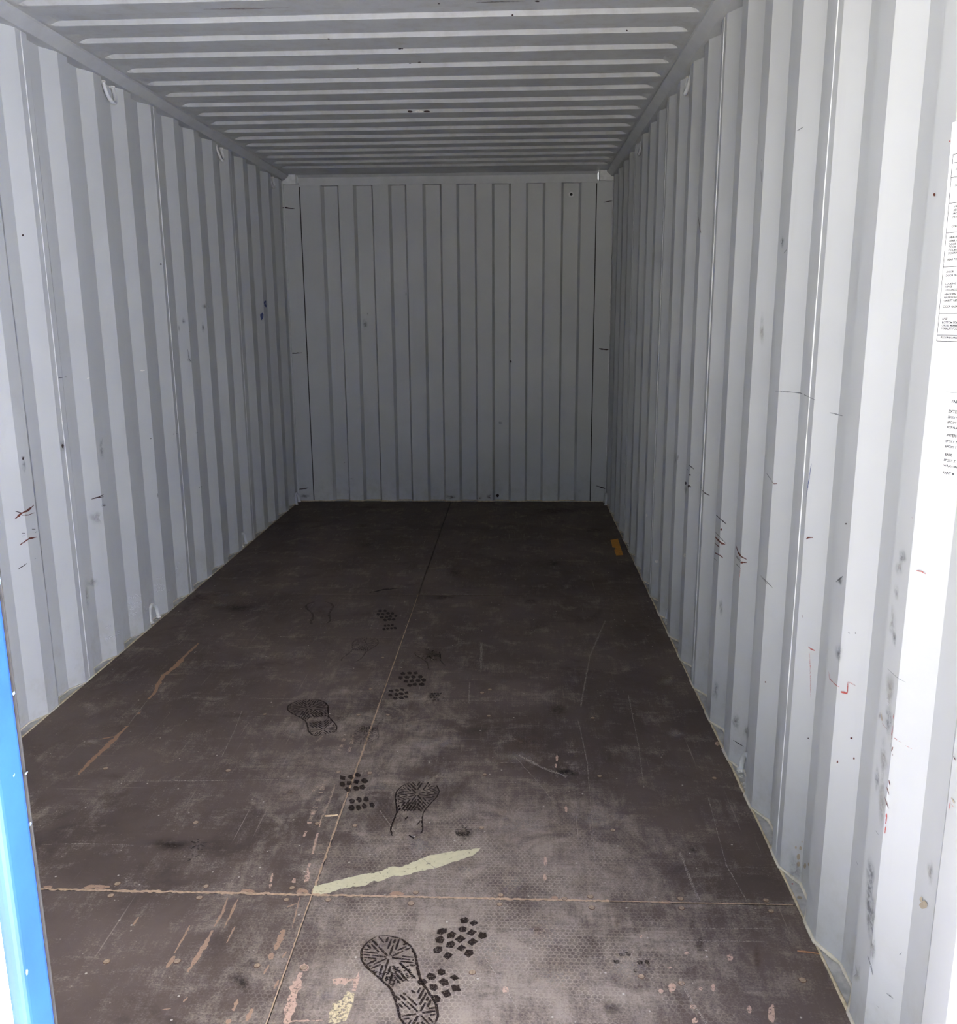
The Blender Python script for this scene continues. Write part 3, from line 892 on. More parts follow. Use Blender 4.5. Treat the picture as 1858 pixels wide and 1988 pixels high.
# ------------------------------------------------------------------ footprints
def sole(toe, heel, mat, side=1, wid=0.37, part=(0.0, 1.0), rims=(1, 1), tread=(1, 1), rimw=0.0062, curve=0.0):
    T, H = fpt(*toe), fpt(*heel)
    ax = T - H; L = ax.length; ax.normalize()
    lat = Vector((ax.y, -ax.x, 0)) * side
    up = lift()
    def hw(u):           # half width along the sole, heel 0 .. toe 1
        tab = [(0, 0.42), (0.05, 0.62), (0.15, 0.72), (0.27, 0.66), (0.42, 0.60), (0.55, 0.76), (0.70, 0.98), (0.80, 1.0), (0.90, 0.84), (0.97, 0.48), (1.0, 0.1)]
        for (a, va), (b, vb) in zip(tab, tab[1:]):
            if a <= u <= b: return (va + (vb - va) * (u - a) / (b - a)) * wid * L * 0.5
        return 0
    def pt(u, v):
        off = 0.025 * L * math.sin(u * math.pi * 1.3 + 0.4) + curve * L * (u - 0.5) ** 2
        return H + ax * (u * L) + lat * (v + off) + Vector((0, 0, up))
    bm = bmesh.new()
    def bar(p0, p1, w):
        d = (p1 - p0)
        if d.length < 0.002: return
        s = Vector((-d.y, d.x, 0)).normalized() * w * 0.5
        q = [p0 + s, p0 - s, p0.lerp(p1, 0.5) - s * 1.25, p1 - s * 0.7, p1 + s * 0.7, p0.lerp(p1, 0.5) + s * 1.25]
        bm.faces.new([bm.verts.new(x) for x in q])
    for sg, on in ((1, rims[0]), (-1, rims[1])):
        if not on: continue
        prev = None
        for i in range(46):
            u = part[0] + (part[1] - part[0]) * i / 45
            if on < 1 and (u < 0.5 - on or u > 0.5 + on): prev = None; continue
            p = pt(u, sg * hw(u)); w = rimw * (0.6 + 0.6 * random.random())
            q = pt(u, sg * (hw(u) - w))
            a, b = bm.verts.new(p), bm.verts.new(q)
            if prev: bm.faces.new((prev[0], prev[1], b, a))
            prev = (a, b)
    # treads: star of hatched wedges under the ball, another under the heel
    for cu, r_u0, r_u1, on, nsec in ((0.74, 0.44, 0.99, tread[0], 8), (0.13, 0.0, 0.36, tread[1], 6)):
        if not on: continue
        half = math.pi / nsec
        for s_ in range(nsec):
            a0 = 2 * math.pi * (s_ + 0.5) / nsec + 0.2
            cx_, sx_ = math.cos(a0), math.sin(a0)
            for q in range(-6, 7):
                off = q * 0.0085
                if random.random() > on: continue
                r = abs(off) / math.tan(half) + 0.006
                st = None
                while r < 0.17:
                    u = cu + (cx_ * r - sx_ * off) / L; v = sx_ * r + cx_ * off
                    ok = max(r_u0, part[0]) < u < min(r_u1, part[1]) and abs(v) < hw(min(max(u, 0), 1)) - 0.006
                    if ok and st is None: st = (r, u, v)
                    if not ok and st is not None: break
                    if st is not None and r - st[0] > random.uniform(0.022, 0.05):
                        bar(pt(st[1], st[2]), pt(u, v), random.uniform(0.0034, 0.0052)); st = None; r += 0.002
                    r += 0.003
                if st is not None and r - st[0] > 0.005:
                    bar(pt(st[1], st[2]), pt(cu + (cx_ * (r - 0.003) - sx_ * off) / L, sx_ * (r - 0.003) + cx_ * off), random.uniform(0.0034, 0.0052))
        # cross hatching between the wedges
    if tread[0] >= 0.8:
        for i in range(9):
            u = 0.47 + i * 0.018
            for q in range(7):
                v = (-0.7 + 0.2 * q) * hw(u)
                if random.random() < 0.75:
                    bar(pt(u, v - 0.003), pt(u, v + 0.003), 0.0034)
    return place('footprint', bm, mat, floor)
def boot(c, rx, ry, mat, cols, rows, lean=0.0, keep=0.9):
    """chunky lug print: rows of irregular blocks inside an oval"""
    C0 = fpt(*c); ex = fpt(c[0] + rx, c[1]) - C0; ey = fpt(c[0], c[1] - ry) - C0
    e1 = ex.normalized(); e2 = Vector((-e1.y, e1.x, 0))
    w, h = ex.length, ey.length
    ca, sa = math.cos(lean), math.sin(lean)
    up = lift()
    bm = bmesh.new()
    for i in range(cols):
        for j in range(rows):
            u = (i + 0.5 + (0.5 if j % 2 else 0)) / cols * 2 - 1 - 0.25 / cols
            v = (j + 0.5) / rows * 2 - 1
            if u * u + v * v > 1.05 or random.random() > keep: continue
            u += random.uniform(-0.05, 0.05); v += random.uniform(-0.05, 0.05)
            n = random.choice((4, 5, 5, 6))
            vs_ = []
            a0 = random.random()
            for q in range(n):
                a = a0 + 2 * math.pi * q / n
                k = random.uniform(0.72, 1.05)
                x = u * w + math.cos(a) * k * w / cols * 1.0; y = v * h + math.sin(a) * k * h / rows * 1.0
                vs_.append(bm.verts.new(C0 + e1 * (x * ca - y * sa) + e2 * (x * sa + y * ca) + Vector((0, 0, up))))
            bm.faces.new(vs_)
    return place('footprint', bm, mat, floor)

sole(z5((735, 1318))[0], z5((1060, 2020))[0], 'print_dark', 1, 0.40, rims=(1, 1), tread=(0.9, 0.9))
sole(z5((1030, 140))[0], z5((940, 585))[0], 'print_dark', -1, 0.42, tread=(0.97, 0.2), rims=(0.47, 0.42), rimw=0.005)
sole(z2((335, 958))[0], z2((480, 1215))[0], 'print_dark', 1, 0.46, tread=(0.95, 0.9))
sole(z2((825, 512))[0], z2((640, 690))[0], 'print_faint', 1, 0.40, tread=(0.8, 0), rims=(0.48, 0.48), rimw=0.007)
sole(z2((720, 1290))[0], z2((880, 1050))[0], 'print_faint', 1, 0.42, tread=(0.9, 0.0), rims=(0, 0.3))
sole(z2((455, 250))[0], z2((440, 420))[0], 'print_faint', 1, 0.40, tread=(0.0, 0.0), rims=(0.48, 0.48), rimw=0.012)
sole(z2((1210, 590))[0], z2((1300, 760))[0], 'print_faint', 1, 0.40, tread=(0.5, 0.0), rims=(0.3, 0.4), rimw=0.006)
sole(z4((960, 240))[0], z4((900, 380))[0], 'print_faint', 1, 0.6, tread=(0.7, 0.4), rims=(0, 0))
sole(z5((1380, 470))[0], z5((1340, 640))[0], 'print_faint', 1, 0.6, tread=(0.8, 0.3), rims=(0, 0))
sole(z2((1060, 1080))[0], z2((1200, 1040))[0], 'print_faint', 1, 0.4, tread=(0.6, 0.3), rims=(0, 0))
boot(z5((1325, 1330))[0], 44, 42, 'print_dark', 4, 5, -0.5, 0.92)
boot(z5((1195, 1690))[0], 33, 28, 'print_dark', 3, 3, 0.6, 0.95)
boot(z5((510, 160))[0], 29, 18, 'print_dark', 4, 3, 0.35, 0.9)
boot(z5((592, 312))[0], 26, 13, 'print_dark', 4, 2, 0.3, 1.0)
boot(z2((1112, 812))[0], 24, 15, 'print_dark', 4, 4, 0.2, 0.95)
boot(z2((1003, 922))[0], 22, 11, 'print_dark', 4, 3, 0.35, 0.95)
boot(z2((930, 352))[0], 18, 12, 'print_dark', 4, 4, 0.2, 0.9)
boot(z2((952, 436))[0], 15, 6, 'print_dark', 4, 2, 0.2, 0.95)
boot(z2((1290, 940))[0], 14, 8, 'print_faint', 5, 4, 0.0, 0.9)
boot(z6((680, 790))[0], 32, 22, 'print_faint', 5, 4, 0.3, 0.55)

# ------------------------------------------------------------------ marks on the walls
def wstroke(pts, w, mat='rust', side=1, name='scratch', **k):
    return stroke(pts, w, mat, name, walls[side], BV, **k)
zl = zz(0, 900, 3.615); zm = zz(0, 400, 3.3125)
zr = zz(1140, 850, 4.969); zq = zz(1400, 900, 3.6135); zk = zz(1400, 1400, 3.38); zu = zz(1240, 0, 3.006)
za = zz(1640, 1300, 6.628); zb = zz(1640, 1600, 5.124); zc = zz(1640, 1000, 6.628)
for pts, w, m in [(((102, 388), (145, 352), (200, 325), (235, 292)), 3.6, 'rust'), (((150, 362), (200, 360), (240, 345)), 1.5, 'rust'), (((108, 337), (160, 346)), 1.3, 'rust_dark'),
                  (((140, 570), (205, 525), (258, 515)), 2.6, 'rust'), (((125, 742), (188, 700)), 1.5, 'rust_dark'), (((150, 488), (176, 490)), 1.6, 'rust_dark'), (((222, 459), (246, 459)), 2.0, 'rust_dark'),
                  (((245, 484), (258, 474)), 2.0, 'rust_dark'), (((152, 508), (172, 506)), 1.3, 'rust_dark'), (((638, 250), (690, 235), (725, 218)), 1.8, 'rust_dark'), (((680, 240), (725, 234)), 1.4, 'rust_dark'),
                  (((712, 298), (745, 292)), 1.4, 'rust_dark'), (((240, 670), (252, 664)), 1.2, 'grey_line'), (((1105, 205), (1108, 240)), 1.2, 'grey_line'), (((1400, 166), (1416, 162)), 1.5, 'rust_dark')]:
    wstroke(zl(*pts), w, m, -1, wob=0.25)
for pts, w, m in [(((965, 1497), (990, 1492)), 2, 'rust_dark'), (((1113, 1467), (1138, 1462)), 2.2, 'rust_dark'), (((1258, 1457), (1270, 1456)), 1.6, 'rust_dark'), (((1205, 920), (1215, 985), (1235, 1008)), 1.6, 'grey_line'),
                  (((372, 1106), (428, 1098)), 1.5, 'grey_line'), (((900, 1058), (930, 1057)), 1.8, 'white_chip'), (((1150, 770), (1152, 805)), 1.6, 'grey_line'), (((1282, 1809), (1296, 1806)), 1.5, 'rust_dark'), (((575, 1105), (560, 1108)), 2, 'white_chip')]:
    wstroke(zm(*pts), w, m, -1, wob=0.25)
for x, y, rx, ry, m in [(44, 889, 5, 6, 'grey_smudge'), (46, 905, 5, 16, 'grey_smudge'), (121, 866, 8, 14, 'grey_smudge'), (368, 699, 6, 6, 'grey_smudge'), (356, 623, 5, 8, 'grey_smudge'), (398, 594, 9, 7, 'grey_smudge'),
                        (394, 636, 4, 14, 'grey_smudge'), (197, 870, 6, 25, 'grey_smudge'), (44, 457, 2, 2, 'rust_dark'), (312, 513, 1.6, 1.6, 'rust_dark'), (190, 1005, 22, 16, 'light_grime'), (180, 1130, 14, 12, 'light_grime'),
                        (200, 981, 6, 5, 'grey_smudge'), (515, 590, 3, 6, 'blue_ink'), (508, 614, 3, 7, 'blue_ink'), (121, 866, 2, 4, 'rust_dark'), (44, 890, 1.6, 3, 'rust_dark'), (167, 1160, 8, 40, 'light_grime')]:
    blob(x, y, rx, ry, m, 'smudge', walls[-1])
for pts, w in [(((890, 945), (990, 925)), 5), (((895, 985), (990, 970)), 4), (((905, 1020), (985, 1000)), 6), (((900, 1060), (960, 1050)), 6), (((1095, 805), (1145, 795)), 4), (((1085, 860), (1150, 845)), 8), (((1090, 890), (1150, 875)), 6),
               (((1235, 700), (1258, 690)), 5), (((1230, 770), (1240, 720)), 5), (((735, 1150), (780, 1135)), 4), (((800, 1230), (835, 1170)), 7), (((735, 1235), (790, 1205)), 5), (((1010, 1010), (1030, 1040)), 9), (((1170, 900), (1195, 890)), 8)]:
    wstroke(zl(*pts), w, 'white_scuff', -1, 'scuff', taper=False)
# right wall
R = []
R += [(zr(*p), w, m) for p, w, m in [(((985, 262), (1032, 302)), 2.6, 'rust_dark'), (((960, 250), (965, 300), (985, 318)), 1.0, 'grey_line'), (((1098, 470), (1106, 488)), 2, 'rust_dark'), (((1112, 505), (1135, 530), (1182, 556)), 2.0, 'rust_dark'),
      (((1245, 742), (1290, 785), (1345, 830)), 2.4, 'rust_dark'), (((1238, 955), (1270, 990), (1300, 1020), (1335, 1025)), 5, 'rust'), (((1238, 908), (1290, 965), (1342, 1020)), 1.2, 'rust_dark'), (((1232, 1015), (1282, 1055)), 1.8, 'rust'),
      (((1235, 1110), (1280, 1130), (1312, 1158)), 2.6, 'rust'), (((1225, 1160), (1255, 1188)), 1.2, 'rust_dark'), (((1440, 1042), (1462, 1105), (1492, 1148), (1542, 1172)), 4, 'rust'), (((1434, 1128), (1490, 1190)), 1.4, 'rust_dark'),
      (((1440, 1145), (1482, 1200)), 1.2, 'rust_dark'), (((1436, 1212), (1480, 1252)), 1.2, 'rust_dark'), (((1490, 1200), (1545, 1205)), 1.6, 'rust'), (((1482, 1255), (1468, 1385)), 2.0, 'rust_pink'), (((880, 165), (876, 215)), 1.6, 'rust_dark'), (((870, 215), (872, 320)), 1.0, 'grey_line'),
      (((1285, 985), (1330, 1020)), 2, 'white_chip')]]
R += [(zq(*p), w, m) for p, w, m in [(((320, 65), (365, 130)), 1.5, 'grey_line'), (((360, 128), (372, 140), (395, 140)), 2, 'rust'), (((600, 530), (612, 518), (648, 518)), 2.6, 'rust'), (((280, 785), (330, 835), (365, 872)), 1.2, 'rust_dark'), (((285, 795), (330, 848)), 1.0, 'rust_dark'),
      (((570, 1060), (576, 1080)), 2.4, 'rust'), (((895, 1183), (907, 1190)), 1.8, 'rust_dark'), (((1375, 750), (1410, 757), (1440, 775)), 2.0, 'rust_red'), (((614, 1285), (630, 1300), (660, 1312)), 3.2, 'rust_red'), (((620, 1320), (628, 1420), (630, 1500), (632, 1640)), 2.2, 'rust_pink'),
      (((758, 1460), (765, 1510), (800, 1545), (832, 1568)), 1.6, 'rust_red'), (((843, 1600), (885, 1612), (888, 1600)), 4.2, 'rust_red'), (((890, 1605), (892, 1530)), 2.2, 'rust_red'), (((892, 1530), (950, 1558)), 2.2, 'rust_pink'), (((1170, 1438), (1245, 1505), (1300, 1535)), 1.2, 'grey_line'),
      (((88, 1940), (160, 1985)), 1.6, 'rust_dark'), (((637, 0), (618, 120), (600, 235)), 1.6, 'blue_ink'), (((810, 830), (860, 790)), 3, 'grey_line'), (((1340, 376), (1352, 384)), 1.5, 'rust_pink')]]
R += [(za(*p), w, m) for p, w, m in [(((638, 570), (634, 640)), 2.6, 'rust_red'), (((628, 725), (615, 830), (610, 890)), 2.4, 'rust_red'), (((597, 950), (600, 995)), 2, 'rust'), (((628, 990), (610, 1050)), 2.2, 'rust'), (((622, 1080), (624, 1110)), 2, 'rust'), (((650, 880), (680, 905)), 3, 'rust_red'),
      (((700, 920), (745, 942)), 1.6, 'rust_pink'), (((790, 975), (870, 1018)), 1.6, 'rust_pink'), (((575, 1420), (588, 1485)), 2.8, 'rust'), (((548, 1505), (578, 1610)), 1.4, 'rust'), (((512, 1610), (540, 1700), (572, 1790)), 1.4, 'rust'), (((530, 1660), (565, 1740)), 1.0, 'rust'), (((545, 1850), (535, 1985)), 3.2, 'rust_red'),
      (((480, 570), (490, 660)), 6, 'tan_splash'), (((490, 690), (560, 770)), 1.8, 'rust_pink'), (((575, 300), (560, 400), (590, 470)), 8, 'white_scuff'), (((1412, 1115), (1440, 1170)), 4, 'rust'), (((1380, 1650), (1430, 1720)), 5, 'tan_splash'), (((1370, 1690), (1355, 1800)), 2, 'rust_red'), (((1375, 1720), (1425, 1780)), 1.6, 'rust_pink')]]
R += [(zb(*p), w, m) for p, w, m in [(((415, 20), (405, 90)), 2.6, 'rust_red'), (((315, 65), (348, 110)), 1.2, 'grey_line'), (((235, 1310), (270, 1420), (285, 1500)), 3, 'grey_line'), (((420, 1680), (488, 1730)), 1.4, 'grey_line'), (((320, 1800), (345, 1825)), 1.2, 'grey_line'), (((550, 1300), (572, 1275)), 2, 'grey_line'), (((125, 370), (138, 410)), 1.2, 'grey_line')]]
R += [(zu(*p), w, m) for p, w, m in [(((720, 930), (722, 945)), 1.6, 'rust_dark'), (((716, 990), (721, 1062)), 1.8, 'rust_dark'), (((350, 1265), (356, 1320), (366, 1360)), 2.0, 'rust_dark'), (((850, 1480), (868, 1455)), 1.8, 'grey_line'), (((925, 765), (965, 740)), 1.4, 'grey_line')]]
R += [([(1506, 759), (1555, 763), (1585, 777)], 1.6, 'grey_line'), ([(1612, 801), (1637, 807)], 1.6, 'grey_line')]
for p, w, m in R:
    wstroke(p, w, m, 1, 'scratch', wob=0.25)
for x, y, rx, ry, m in [(1340, 922, 1.8, 1.8, 'rust_dark'), (1332, 938, 2, 3, 'rust_dark'), (1338, 944, 1.8, 2.6, 'rust_dark'), (1401, 1028, 1.8, 2.2, 'rust'), (1441, 1092, 2.6, 2, 'rust'), (1654, 1433, 2.2, 1.8, 'rust'), (1627, 1479, 1.6, 2.6, 'rust'),
                        (1659, 1472, 1.6, 2.4, 'rust'), (1570, 1433, 1.5, 1.2, 'rust_dark'), (1487, 1324, 1.5, 1.5, 'rust'), (1644, 1017, 1.5, 1.5, 'rust_dark'), (1816, 378, 2.4, 3, 'rust'), (1846, 274, 1.6, 1.6, 'rust_red'), (1551, 1663, 3.5, 6, 'tan_splash'), (1555, 1646, 2.5, 4, 'tan_splash'),
                        (1546, 1645, 2, 3.5, 'tan_splash'), (1564, 1681, 2.6, 5.5, 'tan_splash'), (1551, 1678, 3.6, 5, 'tan_splash'), (1571, 1678, 1.2, 3.5, 'tan_splash'), (1558, 1634, 1.2, 2, 'tan_splash'), (1552, 1744, 5, 3.5, 'tan_splash'), (1794, 1757, 8, 8, 'tan_splash'), (1790, 1746, 3, 5, 'tan_splash'), (1538, 1717, 2, 1.5, 'rust_red'),
                        (1341, 945, 1.6, 1.4, 'rust_dark'), (1662, 1239 - 10, 1.2, 1.2, 'rust_dark')]:
    blob(x, y, rx, ry, m, 'spot', walls[1], n=10)
for x, y, rx, ry, m in [(1754, 1080, 9, 16, 'grey_smudge'), (1748, 1103, 10, 18, 'light_grime'), (1735, 1210, 9, 40, 'light_grime'), (1738, 1240, 5, 18, 'grey_smudge'), (1729, 1340, 12, 45, 'light_grime'), (1727, 1400, 10, 40, 'grey_smudge'), (1717, 1470, 9, 55, 'light_grime'), (1704, 1510, 6, 30, 'grey_smudge'),
                        (1714, 1560, 9, 60, 'light_grime'), (1692, 1700, 11, 45, 'grey_smudge'), (1690, 1745, 12, 50, 'grey_smudge'), (1692, 1790, 11, 45, 'grey_smudge'), (1696, 1840, 7, 40, 'grey_smudge'), (1630, 1268, 9, 22, 'grey_smudge'), (1632, 1128, 9, 9, 'grey_smudge'), (1808, 1695, 8, 30, 'light_grime'),
                        (1430, 1400, 10, 20, 'grey_smudge'), (1520, 470, 5, 14, 'grey_smudge'), (1390, 1340, 8, 26, 'light_grime'), (1545, 1690, 18, 40, 'light_grime'), (1710, 1390, 4, 9, 'brown_stain'), (1665, 1890, 10, 20, 'light_grime'), (1312, 890, 3, 16, 'grey_smudge'), (1332, 950, 4, 12, 'grey_smudge'), (1742, 1150, 6, 20, 'light_grime'),
                        (1450, 1420, 8, 16, 'light_grime'), (1400, 1180, 6, 20, 'light_grime'), (1480, 640, 6, 40, 'light_grime'), (1275, 1090, 3, 3, 'white_chip'), (1330, 1078, 2, 4, 'white_chip'), (1256, 1000, 1.4, 3, 'white_chip')]:
    blob(x, y, rx, ry, m, 'smudge', walls[1])
# ceiling and end wall
def cstroke(pts, w, mat):
    return stroke(pts, w, mat, 'paint_flake', ceiling, BV, wob=0.2)
cstroke([(395, 17), (480, 16), (560, 14)], 1.8, 'rust'); cstroke([(925, 3.5), (975, 2.5), (1018, 1.5)], 2, 'rust_dark'); cstroke([(880, 5), (925, 4)], 1.8, 'white_chip'); cstroke([(740, 9), (760, 8)], 1.6, 'white_chip')
for x, y, rx, ry, m in [(796, 216, 5, 2.2, 'rust_dark'), (829, 216, 6, 2.0, 'rust_dark'), (813, 216, 9, 2.2, 'white_chip'), (777, 94, 3, 1.8, 'rust_dark'), (781, 94, 1.6, 1.6, 'rust_dark'), (814, 120, 3, 1, 'rust_dark'), (796, 122, 2, 0.8, 'rust_dark'), (995, 29, 2, 1.8, 'rust_dark'), (1217, 59, 2, 1.6, 'rust_dark'),
                        (638, 75, 2.4, 1, 'rust_dark'), (695, 133, 2, 1, 'rust_dark'), (852, 6, 2.5, 1, 'rust_dark'), (1043, 1.5, 5, 1.5, 'rust_dark')]:
    blob(x, y, rx, ry, m, 'paint_flake', ceiling, n=8)
for pts, w in [([(548, 403), (572, 405)], 2), ([(1172, 393), (1189, 390)], 2), ([(566, 686), (586, 685)], 2), ([(1163, 677), (1182, 679)], 2.4), ([(580, 950), (599, 947)], 1.8), ([(1158, 943), (1176, 949)], 1.8)]:
    stroke(pts, w, 'rust_dark', 'scratch', back, BV, wob=0.2)
for x, y, rx, ry, m in [(876, 965, 12, 5, 'rust_stain'), (868, 964, 5, 4, 'rust_stain'), (950, 964, 9, 6, 'rust_stain'), (966, 962, 3, 3, 'rust_dark'), (930, 967, 8, 3, 'rust_stain'), (592, 963, 14, 6, 'light_grime'), (992, 702, 1.4, 2.2, 'rust_dark'), (971, 821, 5, 4, 'grey_smudge'), (714, 610, 2, 4, 'grey_smudge'), (709, 630, 6, 14, 'grey_smudge'), (683, 929, 4, 2, 'grey_smudge'), (788, 571, 2, 5, 'grey_smudge')]:
    blob(x, y, rx, ry, m, 'stain', back, n=12)
h = hit(1109, 377.5)
if h:
    bm = bmesh.new()
    bmesh.ops.create_cone(bm, cap_ends=True, segments=14, radius1=0.019, radius2=0.019, depth=0.002)
    o = from_bm('vent_ring', bm, 'ring_paint', back); o.location = h[0] + Vector((0, -0.001, 0)); o.rotation_euler = (math.pi / 2, 0, 0)
    bm = bmesh.new()
    bmesh.ops.create_cone(bm, cap_ends=True, segments=12, radius1=0.010, radius2=0.010, depth=0.003)
    o = from_bm('vent_hole', bm, 'hole_black', back); o.location = h[0] + Vector((0, -0.0013, 0)); o.rotation_euler = (math.pi / 2, 0, 0)

# chips on the blue door edge
for x, y, rx, ry in [(9, 1121, 2, 6), (32, 1342, 2.5, 2.5), (51, 1501, 2.5, 2), (64, 1594, 2, 3), (27, 1505, 1.5, 2), (52, 1888, 1.5, 5)]:
    d = ray_dir(x, y)
    # the door edge is the plane x = 0.021
    t_ = (0.0212 - CAM.x) / d.x
    p = CAM + d * t_
    if not (-5.884 < p.y < -5.834): p.y = min(max(p.y, -5.878), -5.838)
    bm = bmesh.new()
    k_ = t_ / FPX
    vs_ = [bm.verts.new((0.02125, p.y + rx * 2.2 * k_ * math.cos(a) * random.uniform(0.6, 1.2), p.z + ry * 1.2 * k_ * math.sin(a) * random.uniform(0.6, 1.2))) for a in [i * 2 * math.pi / 9 for i in range(9)]]
    bm.faces.new(vs_)
    o = from_bm('paint_chip', bm, 'pale_blue_chip', door)
    o.matrix_parent_inverse = Matrix.Translation(-Vector(DL))

# ------------------------------------------------------------------ lashing rings
def lashing_ring(loc, sgn, lower, label, group):
    e = empty('lashing_ring', loc)
    tag(e, label, 'ring', group)
    pts = []
    hw_, hh = 0.042, 0.074
    for i in range(17):
        a = math.pi * i / 16
        y = -hw_ * math.cos(a); z = 0.030 + (hh - 0.030) * math.sin(a)
        pts.append((0, y, z))
    pts = [(0, -hw_ * 1.02, -0.004), (0, -hw_ * 1.02, 0.015)] + pts + [(0, hw_ * 1.02, 0.015), (0, hw_ * 1.02, -0.004)]
    s = 1 if lower else -1
    lean = 0.12 if lower else -0.30
    pts = [(sgn * z * lean if lower else -sgn * z * 0.25, y, s * z) for x, y, z in pts]
    bm = bmesh.new()
    add_tube(bm, pts, 0.0080, 10)
    from_bm('ring_bar', bm, 'ring_paint', e, True)
    for q in (-1, 1):
        bm = bmesh.new()
        bmesh.ops.create_icosphere(bm, subdivisions=2, radius=0.0125)
        for v in bm.verts:
            v.co *= 1 + 0.35 * mnoise.noise(v.co * 160 + Vector((q, loc[1], 0)))
            v.co.z *= 0.6
        w = from_bm('weld_bead', bm, 'weld', e, False)
        w.location = (0, q * hw_ * 1.02, s * 0.003)
    return e
RX = HW + DEP - 0.012
yc = lambda ref, k: ref + PITCHW * k - RUN - FLAT_OUT / 2
for sgn, ref, k, lower, lab in [
        (1, Y_R, -7, True, 'grey steel lashing ring at the foot of the right wall, closest to the doorway'),
        (1, Y_R, -2, True, 'grey steel lashing ring at the foot of the right wall, halfway along'),
        (1, Y_R, 3, True, 'small lashing ring at the foot of the right wall beside the yellow tape'),
        (-1, Y_L, 4, True, 'grey lashing ring at the foot of the left wall beside white scuff marks'),
        (-1, Y_L, 9, True, 'small lashing ring low on the left wall, third from the end wall'[:60]),
        (-1, Y_L, 4, False, 'lashing ring hanging under the left top rail, closest to the doorway'),
        (-1, Y_L, 9, False, 'small lashing ring hanging under the left top rail, deeper inside'),
        (1, Y_R, -2, False, 'lashing ring hanging under the right top rail, closest to the doorway'),
        (1, Y_R, 3, False, 'small lashing ring hanging under the right top rail, deeper inside')]:
    if lab.startswith('small lashing ring low'):
        lab = 'small lashing ring at the foot of the left wall, past the middle'
    z = -0.002 if lower else 2.314
    lashing_ring((sgn * RX, yc(ref, k), z), sgn, lower, lab, 'lower lashing rings' if lower else 'upper lashing rings')
for sgn, lab in ((-1, 'tiny lashing ring at the foot of the rear left corner post'), (1, 'tiny lashing ring at the foot of the rear right corner post')):
    lashing_ring((sgn * (HW - 0.012), -0.085, 0.001), sgn, True, lab, 'lower lashing rings')
lashing_ring((-RX, -0.24, 2.314), -1, False, 'tiny lashing ring under the left top rail at the rear corner', 'upper lashing rings')

# rough weld spatter and dried sealant in the recesses with rings
for sgn, ref, k in ((1, Y_R, -7), (1, Y_R, -2), (-1, Y_L, 4), (1, Y_R, 3)):
    for i in range(9):
        bm = bmesh.new()
        r_ = random.uniform(0.003, 0.007)
        bmesh.ops.create_icosphere(bm, subdivisions=1, radius=r_)
        for v in bm.verts:
            v.co *= 1 + random.uniform(-0.35, 0.35)
            v.co.z *= 0.55
        o = from_bm('sealant_crumb', bm, 'weld' if i % 3 else 'sealant', walls[sgn])
        o.location = (sgn * (HW + random.uniform(0.006, 0.020)), yc(ref, k) + random.uniform(-0.055, 0.05), -0.002)

# ------------------------------------------------------------------ stickers on the right wall
yn = Y_R - 11 * PITCHW
S0 = Vector((HW, yn, 0)); S1 = Vector((HW + DEP, yn - RUN, 0))
E1 = (S1 - S0).normalized(); NRM = Vector((E1.y, -E1.x, 0)).normalized()
if NRM.x > 0: NRM = -NRM
SL = (S1 - S0).length
def slope_uv(px, py):
    d = ray_dir(px, py)
    t = (S0 - CAM).dot(NRM) / d.dot(NRM)
    p = CAM + d * t
    return (p - S0).dot(E1), p.z
def sticker(name, u0, u0b, z0, z1, extra, label):
    """thin vinyl sheet on the sloping flank, folded round onto the outer flat"""
    e = empty(name, (S0 + E1 * u0b + Vector((0, 0, z0)))[:])
    tag(e, label, 'sticker', 'data stickers')
    loc = e.location.copy()
    bm = bmesh.new()
    rows = []
    for z, u in ((z0, u0b), (z1, u0)):
        row = []
        for off in (0.0012, 0.0019):
            a = S0 + E1 * u + NRM * off; b = S0 + E1 * (SL - 0.0004) + NRM * off
            c = S1 + Vector((-off * 1.0, -extra, 0))
            b = Vector((S1.x - off, S1.y + 0.0002, 0)) + NRM * 0.0
            row.append([Vector((q.x, q.y, z)) - loc for q in (a, b, c)])
        rows.append(row)
    vv = [[[bm.verts.new(q) for q in lay] for lay in row] for row in rows]
    for l_ in (0, 1):
        for i in (0, 1):
            bm.faces.new((vv[0][l_][i], vv[0][l_][i + 1], vv[1][l_][i + 1], vv[1][l_][i]))
    for i in (0, 1):
        for r_ in (0, 1):
            bm.faces.new((vv[r_][0][i], vv[r_][0][i + 1], vv[r_][1][i + 1], vv[r_][1][i]))
    for i in (0, 2):
        bm.faces.new((vv[0][0][i], vv[1][0][i], vv[1][1][i], vv[0][1][i]))
    from_bm('sheet', bm, 'sticker', e)
    return e
def on_slope(u, z, off=0.0023):
    return S0 + E1 * u + NRM * off + Vector((0, 0, z))
def text(e, s, u, z, size):
    cu = bpy.data.curves.new('lettering', 'FONT')
    cu.body = s; cu.size = size; cu.resolution_u = 2; cu.offset = size * 0.035
    tmp = bpy.data.objects.new('tmp', cu); COL.objects.link(tmp)
    dg = bpy.context.evaluated_depsgraph_get()
    me = bpy.data.meshes.new_from_object(tmp.evaluated_get(dg))
    bpy.data.objects.remove(tmp)
    me.name = 'lettering'
    loc = e.location
    keep = []
    for v in me.vertices:
        v.co = on_slope(u + v.co.x, z + v.co.y) - loc
    me.materials.clear()
    return link('lettering', me, 'ink', e)
def rule(e, u0, z0, u1, z1, w=0.0010):
    bm = bmesh.new()
    a, b = on_slope(u0, z0, 0.0022), on_slope(u1, z1, 0.0022)
    d = (b - a).normalized(); s = NRM.cross(d) * w * 0.5
    bm.faces.new([bm.verts.new(q - e.location) for q in (a + s, a - s, b - s, b + s)])
    return from_bm('ruled_line', bm, 'ink', e)
